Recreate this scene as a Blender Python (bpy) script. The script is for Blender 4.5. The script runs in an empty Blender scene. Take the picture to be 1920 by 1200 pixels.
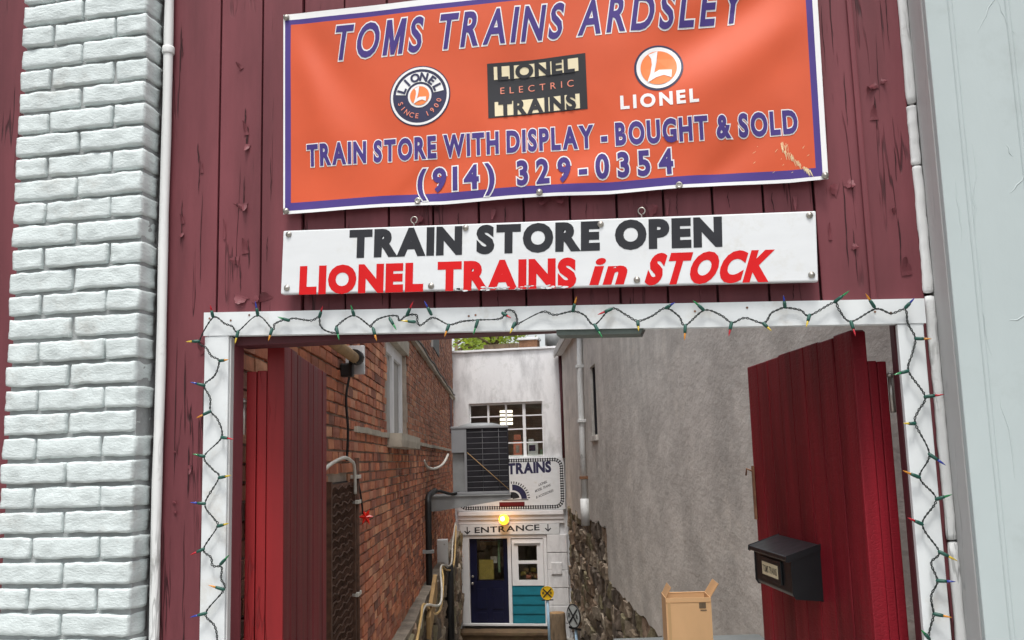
import bpy, bmesh, math, random
from mathutils import Vector, Matrix, noise
from mathutils.geometry import tessellate_polygon
random.seed(7)
R = math.radians
scene = bpy.context.scene
COL = scene.collection

# ------------------------------------------------------------------ camera
cd = bpy.data.cameras.new('camera'); cam = bpy.data.objects.new('camera', cd); COL.objects.link(cam)
YAW, PIT, ROL = R(10.7), R(8.26), R(1.6)
fw = Vector((-math.sin(YAW)*math.cos(PIT), math.cos(YAW)*math.cos(PIT), math.sin(PIT)))
r0 = Vector((math.cos(YAW), math.sin(YAW), 0)); u0 = r0.cross(fw)
rt = r0*math.cos(ROL) - u0*math.sin(ROL); up = rt.cross(fw)
M = Matrix((rt, up, -fw)).transposed().to_4x4(); M.translation = (0, -2.7, 1.6)
cam.matrix_world = M
cd.sensor_width = 36; cd.sensor_fit = 'HORIZONTAL'; cd.lens = 36*1800/1920
cd.clip_start = .05; cd.clip_end = 3000
scene.camera = cam

# ------------------------------------------------------------------ sky, sun, exposure (bright overcast)
SUN_EL, SUN_AZ = R(69), R(176)          # azimuth clockwise from +Y: behind the camera, to the right
w = bpy.data.worlds.new('World'); scene.world = w; w.use_nodes = True
nt = w.node_tree; nt.nodes.clear()
o = nt.nodes.new('ShaderNodeOutputWorld'); bg = nt.nodes.new('ShaderNodeBackground')
sk = nt.nodes.new('ShaderNodeTexSky'); sk.sky_type = 'NISHITA'; sk.sun_disc = False
sk.sun_elevation = SUN_EL; sk.sun_rotation = SUN_AZ; sk.dust_density = 4; sk.air_density = 1.2
bw = nt.nodes.new('ShaderNodeRGBToBW'); mx = nt.nodes.new('ShaderNodeMix'); mx.data_type = 'RGBA'
mx.inputs[0].default_value = .78                       # cloud cover takes most of the blue out
nt.links.new(sk.outputs[0], bw.inputs[0]); nt.links.new(sk.outputs[0], mx.inputs[6]); nt.links.new(bw.outputs[0], mx.inputs[7])
nt.links.new(mx.outputs[2], bg.inputs[0]); bg.inputs[1].default_value = .15
nt.links.new(bg.outputs[0], o.inputs[0])
sl = bpy.data.lights.new('sun', 'SUN'); sl.energy = 1.5; sl.angle = R(13); sl.color = (1, .97, .93)
so = bpy.data.objects.new('sun', sl); COL.objects.link(so)
sd = Vector((math.sin(SUN_AZ)*math.cos(SUN_EL), math.cos(SUN_AZ)*math.cos(SUN_EL), math.sin(SUN_EL)))
so.rotation_euler = (-sd).to_track_quat('-Z', 'Y').to_euler(); so.location = sd*30
vs = scene.view_settings; vs.view_transform = 'Standard'; vs.look = 'None'; vs.gamma = 1; vs.use_curve_mapping = False
vs.exposure = .74

# ------------------------------------------------------------------ materials
MATS = {}
def mat(name, col, rough=.6, var=.25, vs_=4, st=(1, 1, 1), bump=.2, bs=40, dist=.004, col2=None, metal=0, tint=False,
        crack=0, cst=(1, 1, .12), streak=0, spec=.4, bump2=0, bs2=8, dist2=.01, craze=0, grime=None, gst=(1, 1, 1), sst=(1, 1, .35)):
    m = bpy.data.materials.new(name); m.use_nodes = True; n = m.node_tree.nodes; L = m.node_tree.links
    b = n['Principled BSDF']; b.inputs['Roughness'].default_value = rough; b.inputs['Metallic'].default_value = metal
    b.inputs['Specular IOR Level'].default_value = spec
    g = n.new('ShaderNodeNewGeometry')
    def mapped(s):
        mp = n.new('ShaderNodeMapping'); mp.inputs['Scale'].default_value = s
        L.new(g.outputs['Position'], mp.inputs[0]); return mp.outputs[0]
    def nz(vec, sc, det=6, ro=.6):
        t = n.new('ShaderNodeTexNoise'); t.inputs['Scale'].default_value = sc; t.inputs['Detail'].default_value = det
        t.inputs['Roughness'].default_value = ro; L.new(vec, t.inputs['Vector']); return t.outputs['Fac']
    def ramp(v, a, c):
        r = n.new('ShaderNodeMapRange'); r.inputs[1].default_value = a; r.inputs[2].default_value = c; L.new(v, r.inputs[0]); return r.outputs[0]
    def mixc(f, a, c, mode='MIX'):
        x = n.new('ShaderNodeMix'); x.data_type = 'RGBA'; x.blend_type = mode
        for i, v in ((0, f), (6, a), (7, c)):
            if isinstance(v, (float, int)): x.inputs[i].default_value = v
            elif isinstance(v, tuple): x.inputs[i].default_value = (*v, 1) if len(v) == 3 else v
            else: L.new(v, x.inputs[i])
        return x.outputs[2]
    base = mapped(st)
    c2 = col2 or tuple(c*(1-var) for c in col); c1 = tuple(min(1, c*(1+var*.6)) for c in col)
    out = mixc(ramp(nz(base, vs_), .32, .68), c2, c1)
    if tint:
        a = n.new('ShaderNodeAttribute'); a.attribute_name = 'tint'
        out = mixc(1., out, a.outputs['Color'], 'MULTIPLY')
    if streak:
        out = mixc(ramp(nz(mapped(sst), 2.6, 9, .7), .46, .70), out, tuple(c*(1-streak) for c in col))
    if grime:
        out = mixc(ramp(nz(mapped(gst), grime[1], 8, .7), .56, .72), out, grime[0])
    h = None
    if bump:
        h = n.new('ShaderNodeBump'); h.inputs['Strength'].default_value = bump; h.inputs['Distance'].default_value = dist
        L.new(nz(base, bs, 8, .65), h.inputs['Height'])
    if bump2:
        h2 = n.new('ShaderNodeBump'); h2.inputs['Strength'].default_value = bump2; h2.inputs['Distance'].default_value = dist2
        L.new(nz(base, bs2, 3, .5), h2.inputs['Height'])
        if h: L.new(h.outputs[0], h2.inputs['Normal'])
        h = h2
    if crack:
        f = nz(mapped(cst), 9, 4, .55)
        d = n.new('ShaderNodeMath'); d.operation = 'SUBTRACT'; d.inputs[1].default_value = .5; L.new(f, d.inputs[0])
        ab = n.new('ShaderNodeMath'); ab.operation = 'ABSOLUTE'; L.new(d.outputs[0], ab.inputs[0])
        line = ramp(ab.outputs[0], .003, .011)                       # 0 on a hairline
        mask = ramp(nz(mapped((1, 1, .5)), 4.5, 3), .50, .58)
        inv = n.new('ShaderNodeMath'); inv.operation = 'SUBTRACT'; inv.inputs[0].default_value = 1; L.new(line, inv.inputs[1])
        mu = n.new('ShaderNodeMath'); mu.operation = 'MULTIPLY'; L.new(inv.outputs[0], mu.inputs[0]); L.new(mask, mu.inputs[1])
        m2 = n.new('ShaderNodeMath'); m2.operation = 'MULTIPLY'; m2.inputs[1].default_value = crack; L.new(mu.outputs[0], m2.inputs[0])
        out = mixc(m2.outputs[0], out, tuple(c*.25 for c in col))
        h3 = n.new('ShaderNodeBump'); h3.invert = True; h3.inputs['Strength'].default_value = .8; h3.inputs['Distance'].default_value = .003
        L.new(m2.outputs[0], h3.inputs['Height'])
        if h: L.new(h.outputs[0], h3.inputs['Normal'])
        h = h3
    if craze:
        v = n.new('ShaderNodeTexVoronoi'); v.feature = 'DISTANCE_TO_EDGE'; v.inputs['Scale'].default_value = 60
        L.new(mapped((.7, .35, 1.6)), v.inputs['Vector'])
        h4 = n.new('ShaderNodeBump'); h4.inputs['Strength'].default_value = craze; h4.inputs['Distance'].default_value = .002
        L.new(ramp(v.outputs['Distance'], 0, .12), h4.inputs['Height'])
        if h: L.new(h.outputs[0], h4.inputs['Normal'])
        h = h4
    if h: L.new(h.outputs[0], b.inputs['Normal'])
    L.new(out, b.inputs['Base Color'])
    rr = n.new('ShaderNodeMapRange'); rr.inputs[3].default_value = max(.03, rough-.1); rr.inputs[4].default_value = min(1, rough+.12)
    L.new(nz(base, vs_*2.3), rr.inputs[0]); L.new(rr.outputs[0], b.inputs['Roughness'])
    MATS[name] = m; return m
mat('white_brick', (.585, .645, .64), .5, .08, 9, (1, 1, 2.2), .5, 20, .007, bump2=.3, bs2=80, dist2=.0025, grime=((.47, .49, .47), 7))
mat('shaded_mortar', (.32, .335, .335), .7, .12, 12, bump=.6, bs=50, dist=.006)  # white mortar, with the shadow in the joints put into this darker grey
mat('red_board', (.165, .044, .053), .5, .32, 6, (1, 1, .18), .35, 26, .003, spec=.28, crack=.9, cst=(1.2, 1, .07), bump2=.4, bs2=7, dist2=.006)
mat('split_dark', (.035, .010, .012), .9, .3, 9, bump=0)
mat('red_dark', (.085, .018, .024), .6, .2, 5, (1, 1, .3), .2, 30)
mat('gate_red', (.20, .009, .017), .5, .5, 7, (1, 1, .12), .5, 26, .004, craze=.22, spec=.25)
mat('gate_frame', (.31, .014, .017), .5, .35, 5, (1, 1, .12), .2, 24, .003, crack=.5)
mat('white_trim', (.68, .71, .715), .5, .06, 7, (1, 1, 1), .2, 18, .003, grime=((.55, .54, .5), 6))
mat('white_pipe', (.72, .73, .72), .5, .1, 9, (1, 1, .3), .3, 22, .004, crack=.5, grime=((.40, .40, .38), 7))
mat('pale_board', (.42, .48, .48), .55, .05, 3, (1, 1, .4), .3, 22, .003, crack=.0, cst=(1.4, 1, .5), bump2=.5, bs2=9, dist2=.007, grime=((.37, .42, .415), 4))
mat('pale_grey', (.46, .46, .455), .6, .08, 4, (1, 1, .3), .25, 22, .003, crack=.3)
mat('banner_orange', (.60, .085, .024), .5, .08, 3, bump=.08, bs=180, dist=.001)
mat('banner_purple', (.075, .048, .22), .55, .12, 5, spec=.2, bump=.06, bs=180, dist=.001)
mat('print_purple', (.065, .042, .20), .55, .12, 6, bump=0, spec=.2)
mat('print_white', (.78, .78, .78), .45, .04, 6, bump=0)
mat('print_navy', (.028, .028, .075), .45, .15, 6, bump=0)
mat('print_black', (.018, .018, .022), .45, .2, 6, bump=0)
mat('print_charcoal', (.028, .029, .034), .5, .15, 9, bump=0, spec=.2)
mat('print_cream', (.76, .67, .45), .45, .06, 6, bump=0)
mat('print_salmon', (.75, .25, .17), .45, .06, 6, bump=0)
mat('print_orange', (.82, .22, .06), .45, .06, 6, bump=0)
mat('print_red', (.60, .012, .014), .5, .08, 9, bump=0, spec=.15)
mat('scuff', (.78, .62, .36), .7, .2, 40, bump=0)
mat('sign_white', (.68, .70, .71), .38, .05, 5, (1, 1, 3), .15, 14, .002, grime=((.60, .60, .57), 8))
mat('steel', (.42, .40, .36), .35, .3, 30, bump=.1, metal=.85)
mat('rust_dark', (.11, .055, .035), .8, .45, 25, bump=.4, bs=80)
mat('rust', (.22, .11, .06), .8, .45, 25, bump=.4, bs=80)
mat('wire_green', (.010, .015, .014), .5, .2, 20, bump=0)
mat('socket_green', (.012, .075, .055), .4, .2, 20, bump=0)
for nm, c in (('r', (.55, .02, .035)), ('a', (.72, .30, .03)), ('y', (.75, .55, .06)), ('g', (.03, .30, .10)), ('b', (.04, .07, .42))):
    m = mat('bulb_'+nm, c, .15, .05, 5, bump=0); m.node_tree.nodes['Principled BSDF'].inputs['Transmission Weight'].default_value = .35
mat('black_plastic', (.012, .014, .016), .35, .2, 12, bump=.15, bs=300, dist=.0008)
mat('brick', (1.0, .95, .90), .85, .30, 9, bump=.7, bs=55, dist=.008, tint=True, grime=((.20, .125, .09), .9), gst=(1, 1, .8))
mat('pale_mortar', (.66, .58, .50), .9, .25, 6, bump=.4, bs=40)
mat('mortar', (.40, .33, .27), .9, .3, 6, bump=.6, bs=40, dist=.01, grime=((.10, .075, .06), .9))
mat('stucco', (.64, .61, .56), .88, .20, 3.2, (.4, .4, .8), .8, 40, .010, bump2=.7, bs2=9, dist2=.02, streak=.34, sst=(.45, .45, .22), grime=((.74, .70, .63), 2.0), gst=(.4, .4, .7))
mat('stone', (.9, .88, .84), .9, .4, 5, bump=.8, bs=16, dist=.03, tint=True)
mat('stone_mortar', (.26, .225, .18), .95, .4, 4, bump=.8, bs=20, dist=.02)
mat('white_stucco', (.77, .77, .775), .75, .06, 2, (1, 1, .5), .5, 18, .01, streak=.42, grime=((.52, .53, .51), 2.2))
mat('white_wood', (.77, .77, .775), .55, .07, 3, bump=.25, bs=18)
mat('navy_paint', (.007, .008, .032), .4, .25, 3, bump=.1)
mat('teal_paint', (.008, .16, .215), .5, .15, 4, (1, 1, 3), .2, 12)
mat('dark_room', (.36, .32, .29), .9, .4, 2, bump=0)
mat('ac_grey', (.25, .255, .265), .45, .08, 3, bump=.05)
mat('ac_dark', (.014, .013, .018), .6, .4, 6, bump=.3, bs=60)
mat('wire_grey', (.13, .13, .14), .5, .1, 5, bump=0)
mat('galv', (.30, .31, .31), .45, .15, 5, bump=.1, metal=.3)
mat('black_metal', (.012, .011, .011), .5, .3, 6, bump=.2)
mat('box_grey', (.66, .67, .67), .5, .1, 5, bump=.05)
mat('cable_yellow', (.62, .42, .17), .5, .15, 6, bump=0)
mat('cable_white', (.62, .60, .54), .5, .15, 6, bump=0)
mat('tan_wood', (.36, .23, .10), .7, .3, 6, (1, 1, .3), .3, 20)
mat('brown_wood', (.12, .075, .04), .85, .4, 6, bump=.5, bs=20, dist=.01, grime=((.075, .085, .03), 3))
mat('bark', (.17, .12, .075), .9, .45, 12, (1, 1, .3), .7, 20, .02)
mat('cut_wood', (.34, .21, .10), .85, .35, 9, bump=.4, bs=30)
mat('cardboard', (.70, .43, .22), .8, .08, 5, (1, 1, .4), .15, 60, .001)
mat('cardboard_in', (.46, .27, .13), .85, .1, 5, bump=.1)
mat('tape', (.56, .35, .17), .3, .05, 5, bump=0)
mat('table_grey', (.16, .175, .175), .5, .15, 5, bump=.1)
mat('rr_yellow', (.80, .50, .012), .4, .06, 5, bump=.1)
mat('rr_white', (.50, .53, .52), .4, .1, 5, bump=.1)
mat('rr_pole', (.36, .52, .66), .45, .1, 5, bump=.1)
mat('asphalt', (.05, .05, .052), .9, .3, 8, bump=.5, bs=80)
mat('concrete', (.33, .32, .30), .85, .15, 3, bump=.4, bs=50, grime=((.22, .21, .19), 2))
mat('alley_earth', (.10, .08, .058), .95, .45, 3, bump=.8, bs=18, dist=.03)
mat('leaf', (.22, .30, .035), .5, .35, 1.5, bump=0)
def leafmat():
    m = MATS['leaf']; n = m.node_tree.nodes; L = m.node_tree.links
    t = n.new('ShaderNodeBsdfTranslucent'); t.inputs[0].default_value = (.42, .52, .06, 1); x = n.new('ShaderNodeMixShader'); x.inputs[0].default_value = .55
    L.new(n['Principled BSDF'].outputs[0], x.inputs[1]); L.new(t.outputs[0], x.inputs[2]); L.new(x.outputs[0], n['Material Output'].inputs[0])
leafmat()
mat('plate_grey', (.10, .125, .11), .5, .2, 8, bump=.1)
mat('lens_dark', (.05, .02, .01), .3, .1, 5, bump=0)
mat('plaque', (.13, .012, .016), .4, .3, 30, bump=0)
mat('paper_yellow', (.40, .30, .07), .7, .2, 8, bump=0)
mat('green_strip', (.16, .26, .16), .6, .2, 8, bump=0)
mat('lintel_stone', (.42, .38, .31), .9, .25, 6, bump=.5, bs=30)
mat('old_board', (.44, .43, .41), .75, .2, 6, (1, 1, .25), .4, 20, grime=((.24, .22, .19), 3))
mat('red_plastic', (.75, .02, .01), .3, .05, 5, bump=0)
def glassmat(name, tint, f):
    m = bpy.data.materials.new(name); m.use_nodes = True; n = m.node_tree.nodes; L = m.node_tree.links; n.clear()
    o = n.new('ShaderNodeOutputMaterial'); t = n.new('ShaderNodeBsdfTransparent'); t.inputs[0].default_value = (*tint, 1)
    g = n.new('ShaderNodeBsdfGlossy'); g.inputs['Roughness'].default_value = .03
    x = n.new('ShaderNodeMixShader'); x.inputs[0].default_value = f
    L.new(t.outputs[0], x.inputs[1]); L.new(g.outputs[0], x.inputs[2]); L.new(x.outputs[0], o.inputs[0]); MATS[name] = m
glassmat('glass', (.9, .92, .9), .12)
def emit(name, col, s):
    m = bpy.data.materials.new(name); m.use_nodes = True; b = m.node_tree.nodes['Principled BSDF']
    b.inputs['Base Color'].default_value = (*col, 1); b.inputs['Emission Color'].default_value = (*col, 1); b.inputs['Emission Strength'].default_value = s
    b.inputs['Roughness'].default_value = .3; MATS[name] = m
emit('amber_lens', (1, .36, .02), 2.2); emit('amber_core', (1, .62, .12), 14); emit('ceiling_lamp', (1, .9, .7), 2.0)

# ------------------------------------------------------------------ builders
class MB:
    def __init__(s): s.v = []; s.f = []; s.mi = []; s.t = []; s.cur = 0; s.tint = (1, 1, 1); s.sm = []; s.smooth = False
    def add(s, vs, fs):
        b = len(s.v); s.v += [tuple(v) for v in vs]; s.t += [s.tint]*len(vs)
        for f in fs: s.f.append([b+i for i in f]); s.mi.append(s.cur); s.sm.append(s.smooth)
        return s
    def box(s, x0, x1, y0, y1, z0, z1, j=0):
        vs = [(x, y, z) for z in (z0, z1) for y in (y0, y1) for x in (x0, x1)]
        if j: vs = [tuple(c+random.uniform(-j, j) for c in v) for v in vs]
        return s.add(vs, [(0, 2, 3, 1), (4, 5, 7, 6), (0, 1, 5, 4), (2, 6, 7, 3), (0, 4, 6, 2), (1, 3, 7, 5)])
    def bbox(s, x0, x1, y0, y1, z0, z1, b=.004):
        # box with chamfered edges
        bm = bmesh.new(); bmesh.ops.create_cube(bm, size=1)
        for v in bm.verts: v.co = Vector(((x0+x1)/2+v.co.x*(x1-x0), (y0+y1)/2+v.co.y*(y1-y0), (z0+z1)/2+v.co.z*(z1-z0)))
        bmesh.ops.bevel(bm, geom=bm.edges[:], offset=b, segments=2, affect='EDGES', profile=.6)
        bm.verts.index_update(); s.add([v.co for v in bm.verts], [[v.index for v in f.verts] for f in bm.faces]); bm.free(); return s
    def prism(s, pts, a, b, ax='y'):
        # polygon pts (p,q) extruded from a to b along axis
        n = len(pts)
        mk = {'y': lambda p, q, h: (p, h, q), 'x': lambda p, q, h: (h, p, q), 'z': lambda p, q, h: (p, q, h)}[ax]
        return s.add([mk(p, q, a) for p, q in pts]+[mk(p, q, b) for p, q in pts],
                     [tuple(range(n)), tuple(range(2*n-1, n-1, -1))]+[(i, (i+1) % n, n+(i+1) % n, n+i) for i in range(n)])
    def tube(s, pts, r, n=8, cap=True):
        pts = [Vector(p) for p in pts]; rings = []
        rs = r if isinstance(r, (list, tuple)) else [r]*len(pts)
        prev = None
        for i, p in enumerate(pts):
            t = (pts[min(i+1, len(pts)-1)]-pts[max(i-1, 0)]).normalized()
            a = t.orthogonal().normalized() if prev is None else (prev-t*prev.dot(t)).normalized()
            prev = a; bb = t.cross(a)
            rings.append([p+(a*math.cos(2*math.pi*k/n)+bb*math.sin(2*math.pi*k/n))*rs[i] for k in range(n)])
        fs = [(i*n+k, i*n+(k+1) % n, (i+1)*n+(k+1) % n, (i+1)*n+k) for i in range(len(pts)-1) for k in range(n)]
        sm = s.smooth; s.smooth = True
        if cap: fs += [tuple(range(n-1, -1, -1)), tuple(range((len(pts)-1)*n, len(pts)*n))]
        s.add([v for q in rings for v in q], fs); s.smooth = sm; return s
    def lathe(s, prof, n=16, c=(0, 0, 0), ax='z', cap=True):
        # prof: (radius, height)
        vs = []
        for r_, h in prof:
            for k in range(n):
                a = 2*math.pi*k/n; p = (r_*math.cos(a), r_*math.sin(a), h)
                if ax == 'y': p = (p[0], p[2], p[1])
                if ax == 'x': p = (p[2], p[0], p[1])
                vs.append((c[0]+p[0], c[1]+p[1], c[2]+p[2]))
        sm = s.smooth; s.smooth = True
        s.add(vs, [(i*n+k, i*n+(k+1) % n, (i+1)*n+(k+1) % n, (i+1)*n+k) for i in range(len(prof)-1) for k in range(n)]); s.smooth = sm
        if cap and prof[0][0] > 1e-5: s.f.append([len(s.v)-len(vs)+k for k in range(n-1, -1, -1)]); s.mi.append(s.cur); s.sm.append(False)
        if cap and prof[-1][0] > 1e-5: s.f.append([len(s.v)-n+k for k in range(n)]); s.mi.append(s.cur); s.sm.append(False)
        return s
    def rough(s, lx, ly, lz, nx, ny, nz, rad, amp, seed, fs=14.):
        # rounded box centred on 0 with uneven faces
        off = Vector((seed*3.35, seed*1.3, seed*.7)); idx = {}; vs = []; fc = []
        def V(i, j, k):
            if (i, j, k) not in idx:
                p = Vector((lx*(i/nx-.5), ly*(j/ny-.5), lz*(k/nz-.5)))
                q = Vector([max(-h/2+rad, min(h/2-rad, c)) for c, h in zip(p, (lx, ly, lz))])
                d = p-q
                if d.length > 1e-9: p = q+d.normalized()*min(rad, max(abs(d.x), abs(d.y), abs(d.z)))
                if amp: p += noise.noise_vector(p*fs+off)*amp+noise.noise_vector(p*fs*3.1+off)*amp*.4
                idx[(i, j, k)] = len(vs); vs.append(p)
            return idx[(i, j, k)]
        for i in range(nx):
            for k in range(nz):
                fc.append((V(i, 0, k), V(i+1, 0, k), V(i+1, 0, k+1), V(i, 0, k+1))); fc.append((V(i, ny, k), V(i, ny, k+1), V(i+1, ny, k+1), V(i+1, ny, k)))
        for j in range(ny):
            for k in range(nz):
                fc.append((V(0, j, k), V(0, j, k+1), V(0, j+1, k+1), V(0, j+1, k))); fc.append((V(nx, j, k), V(nx, j+1, k), V(nx, j+1, k+1), V(nx, j, k+1)))
        for i in range(nx):
            for j in range(ny):
                fc.append((V(i, j, 0), V(i, j+1, 0), V(i+1, j+1, 0), V(i+1, j, 0))); fc.append((V(i, j, nz), V(i+1, j, nz), V(i+1, j+1, nz), V(i, j+1, nz)))
        return s.add(vs, fc)
    def mesh(s, name, mats):
        me = bpy.data.meshes.new(name); me.from_pydata(s.v, [], s.f)
        for m in ([mats] if isinstance(mats, str) else mats): me.materials.append(MATS[m])
        me.polygons.foreach_set('material_index', s.mi); me.polygons.foreach_set('use_smooth', s.sm)
        if any(t != (1, 1, 1) for t in s.t):
            a = me.attributes.new('tint', 'FLOAT_COLOR', 'POINT'); a.data.foreach_set('color', [c for t in s.t for c in (*t, 1)])
        me.validate(); me.update(); return me
def link(name, me, parent=None, loc=None, rot=None):
    ob = bpy.data.objects.new(name, me); COL.objects.link(ob); ob.parent = parent
    if loc is not None: ob.location = loc
    if rot is not None: ob.rotation_euler = rot
    return ob
def part(name, mb, mats, parent, loc=None, rot=None, label=None, kind=None):
    ob = link(name, mb.mesh(name, mats), parent, loc, rot)
    if label: ob['label'] = label
    if kind: ob['kind'] = kind
    return ob
def tag(ob, label, cat, group=None):
    ob['label'] = label; ob['category'] = cat
    if group: ob['group'] = group
    return ob
def thing(name, label, cat, loc=(0, 0, 0), rz=0, group=None):
    ob = link(name, None, None, loc, (0, 0, rz)); return tag(ob, label, cat, group)
def struct(name, mb, m):
    ob = part(name, mb, m, None); ob['kind'] = 'structure'; return ob
def shared(name, mb, mats): return mb.mesh(name, mats)
def smooth_path(pts, n=6):
    pts = [Vector(p) for p in pts]; out = []
    for i in range(len(pts)-1):
        p0, p1, p2, p3 = pts[max(i-1, 0)], pts[i], pts[i+1], pts[min(i+2, len(pts)-1)]
        for k in range(n):
            t = k/n
            out.append(.5*((2*p1)+(p2-p0)*t+(2*p0-5*p1+4*p2-p3)*t*t+(3*p1-p0-3*p2+p3)*t**3))
    out.append(pts[-1]); return out
# lettering: returns 2D verts/faces fitted so that the baseline runs p0->p1 and capitals are h high
def own_glyph(ch, o):
    if ch == 'M':
        w_, t, h = .64, .105+1.9*o, .69; a, b = -o, w_+o; m = w_/2
        pts = [(a, -o), (a+t, -o), (a+t, .40-1.2*o), (m-.055-o*.5, -o), (m+.055+o*.5, -o), (b-t, .40-1.2*o), (b-t, -o), (b, -o), (b, h+o), (b-t*1.15, h+o), (m, .22+o*1.6), (a+t*1.15, h+o), (a, h+o)]
        polys = [pts]
    else:
        t = .105+1.9*o; polys = [[(-o, -o), (t-o, -o), (t-o, .46+o), (-o, .46+o)], [(t/2-o+t*.56*math.cos(k*.524), .66+t*.5*math.sin(k*.524)) for k in range(12)]]
    V = []; F = []
    for p in polys:
        n = len(V); V += p; F += [[n+i for i in tr_] for tr_ in tessellate_polygon([[Vector((x, y, 0)) for x, y in p]])]
    return V, F
def glyphs(body, off=0, sp=1.0, res=4):
    if body in ('M', 'i'): return own_glyph(body, off)
    c = bpy.data.curves.new('lettering', 'FONT'); c.body = body; c.offset = off; c.resolution_u = res; c.space_character = sp; c.fill_mode = 'BOTH'
    ob = bpy.data.objects.new('lettering', c); COL.objects.link(ob)
    me = bpy.data.meshes.new_from_object(ob)
    vs = [(v.co.x, v.co.y) for v in me.vertices]; fs = [list(p.vertices) for p in me.polygons]
    bpy.data.objects.remove(ob); bpy.data.curves.remove(c); bpy.data.meshes.remove(me)
    return vs, fs
def fit_text(body, p0, p1, h, off=0, slant=0, gap=.10, space=.30):
    x = 0; V = []; F = []
    for ch in body:
        if ch == ' ': x += space; continue
        vs, fs = glyphs(ch, off); ref = glyphs(ch)[0]
        a = min(v[0] for v in ref); b = max(v[0] for v in ref); n = len(V)
        V += [(x+v[0]-a, v[1]) for v in vs]; F += [[i+n for i in f] for f in fs]; x += b-a+gap
    W = x-gap
    return [(p0[0]+(p1[0]-p0[0])*vx/W+vy/.69*h*slant, p0[1]+(p1[1]-p0[1])*vx/W+vy/.69*h) for vx, vy in V], F
def lay(name, vs, fs, fn, m, parent, cut=0):
    """flat print laid on a surface fn(x,z)->(x,y,z)"""
    if cut:
        bm = bmesh.new(); bv = [bm.verts.new((x, z, 0)) for x, z in vs]
        for f in fs:
            try: bm.faces.new([bv[i] for i in f])
            except ValueError: pass
        for ax in (0, 1):
            lo = min(v[ax] for v in vs); hi = max(v[ax] for v in vs); k = math.ceil(lo/cut)
            while k*cut < hi:
                co = Vector((0, 0, 0)); no = Vector((0, 0, 0)); co[ax] = k*cut; no[ax] = 1
                bmesh.ops.bisect_plane(bm, geom=bm.verts[:]+bm.edges[:]+bm.faces[:], plane_co=co, plane_no=no); k += 1
        bm.verts.index_update(); vs = [(v.co.x, v.co.y) for v in bm.verts]; fs = [[v.index for v in f.verts] for f in bm.faces]; bm.free()
    mb = MB(); mb.add([fn(x, z) for x, z in vs], fs)
    return part(name, mb, m, parent)
def ring2d(c, r1, r2, a0=0, a1=360, n=40):
    vs = []; fs = []
    for i in range(n+1):
        a = R(a0+(a1-a0)*i/n); vs += [(c[0]+r1*math.cos(a), c[1]+r1*math.sin(a)), (c[0]+r2*math.cos(a), c[1]+r2*math.sin(a))]
        if i: fs.append((2*i-2, 2*i-1, 2*i+1, 2*i))
    return vs, fs
def disc2d(c, r_, n=40):
    return [(c[0]+r_*math.cos(2*math.pi*i/n), c[1]+r_*math.sin(2*math.pi*i/n)) for i in range(n)], [list(range(n))]
def rect2d(x0, x1, z0, z1): return [(x0, z0), (x1, z0), (x1, z1), (x0, z1)], [[0, 1, 2, 3]]
def join2d(parts):
    V = []; F = []
    for v, f in parts:
        b = len(V); V += v; F += [[i+b for i in q] for q in f]
    return V, F
def arc_text(body, c, rad, h, a0, a1, off=.02, flip=False):
    out = []
    n = len(body)
    for i, ch in enumerate(body):
        if ch == ' ': continue
        a = a0+(a1-a0)*i/(n-1); vs, fs = glyphs(ch, off)
        xm = (min(v[0] for v in vs)+max(v[0] for v in vs))/2
        q = []
        for x, y in vs:
            x_, y_ = (x-xm)/.69*h, y/.69*h
            if flip: aa = R(a+90); bx = c[0]+(rad)*math.cos(R(a)); bz = c[1]+(rad)*math.sin(R(a))
            else: aa = R(a-90); bx = c[0]+rad*math.cos(R(a)); bz = c[1]+rad*math.sin(R(a))
            q.append((bx+x_*math.cos(aa)-y_*math.sin(aa), bz+x_*math.sin(aa)+y_*math.cos(aa)))
        out.append((q, fs))
    return join2d(out)
# alley frame: u to the right of the line of sight, s away from the street
AY = R(11.812)
def A(u, s, z=0): return Vector((u*math.cos(AY)-s*math.sin(AY), -2.7+u*math.sin(AY)+s*math.cos(AY), z))

# ================================================================== SETTING
mb = MB()
ys = [-400, -60, 1.5, 12, 60, 400]; zs = [-.16, -.16, -.16, -2.75, -2.75, -2.75]
xs = [-400, -30, -8, 0, 8, 30, 400]
vv = [(x, y, z) for y, z in zip(ys, zs) for x in xs]
mb.add(vv, [(j*7+i, j*7+i+1, (j+1)*7+i+1, (j+1)*7+i) for j in range(5) for i in range(6)])
struct('ground', mb, 'alley_earth')
struct('road', MB().box(-60, 60, -11, -4.4, -.156, -.13), 'asphalt')
pav = struct('pavement', MB().box(-60, 60, -4.25, .08, -.15, -.012), 'concrete')
slab = shared('paving_slab', MB().box(0, 1.39, 0, 1.39, 0, .012), 'concrete')
for i in range(6):
    for j in range(3): link('paving_slab', slab, pav, (-4.2+i*1.4, -4.2+j*1.4, -.012))
struct('kerb', MB().box(-60, 60, -4.4, -4.252, -.156, -.005), 'concrete')
mb = MB()
prof = [(2.75, -.004), (4.5, -.01), (9, -.85), (13, -1.6), (17, -2.36), (23.2, -2.36)]
vv = []
for s_, z_ in prof:
    for k in range(8):
        u_ = -1.3+k*(3.2/7); vv.append(tuple(A(u_, s_, z_+(random.uniform(-.02, .02) if s_ > 5 else 0))))
mb.add(vv, [(j*8+i, j*8+i+1, (j+1)*8+i+1, (j+1)*8+i) for j in range(len(prof)-1) for i in range(7)])
struct('alley_path', mb, 'concrete')

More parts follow.
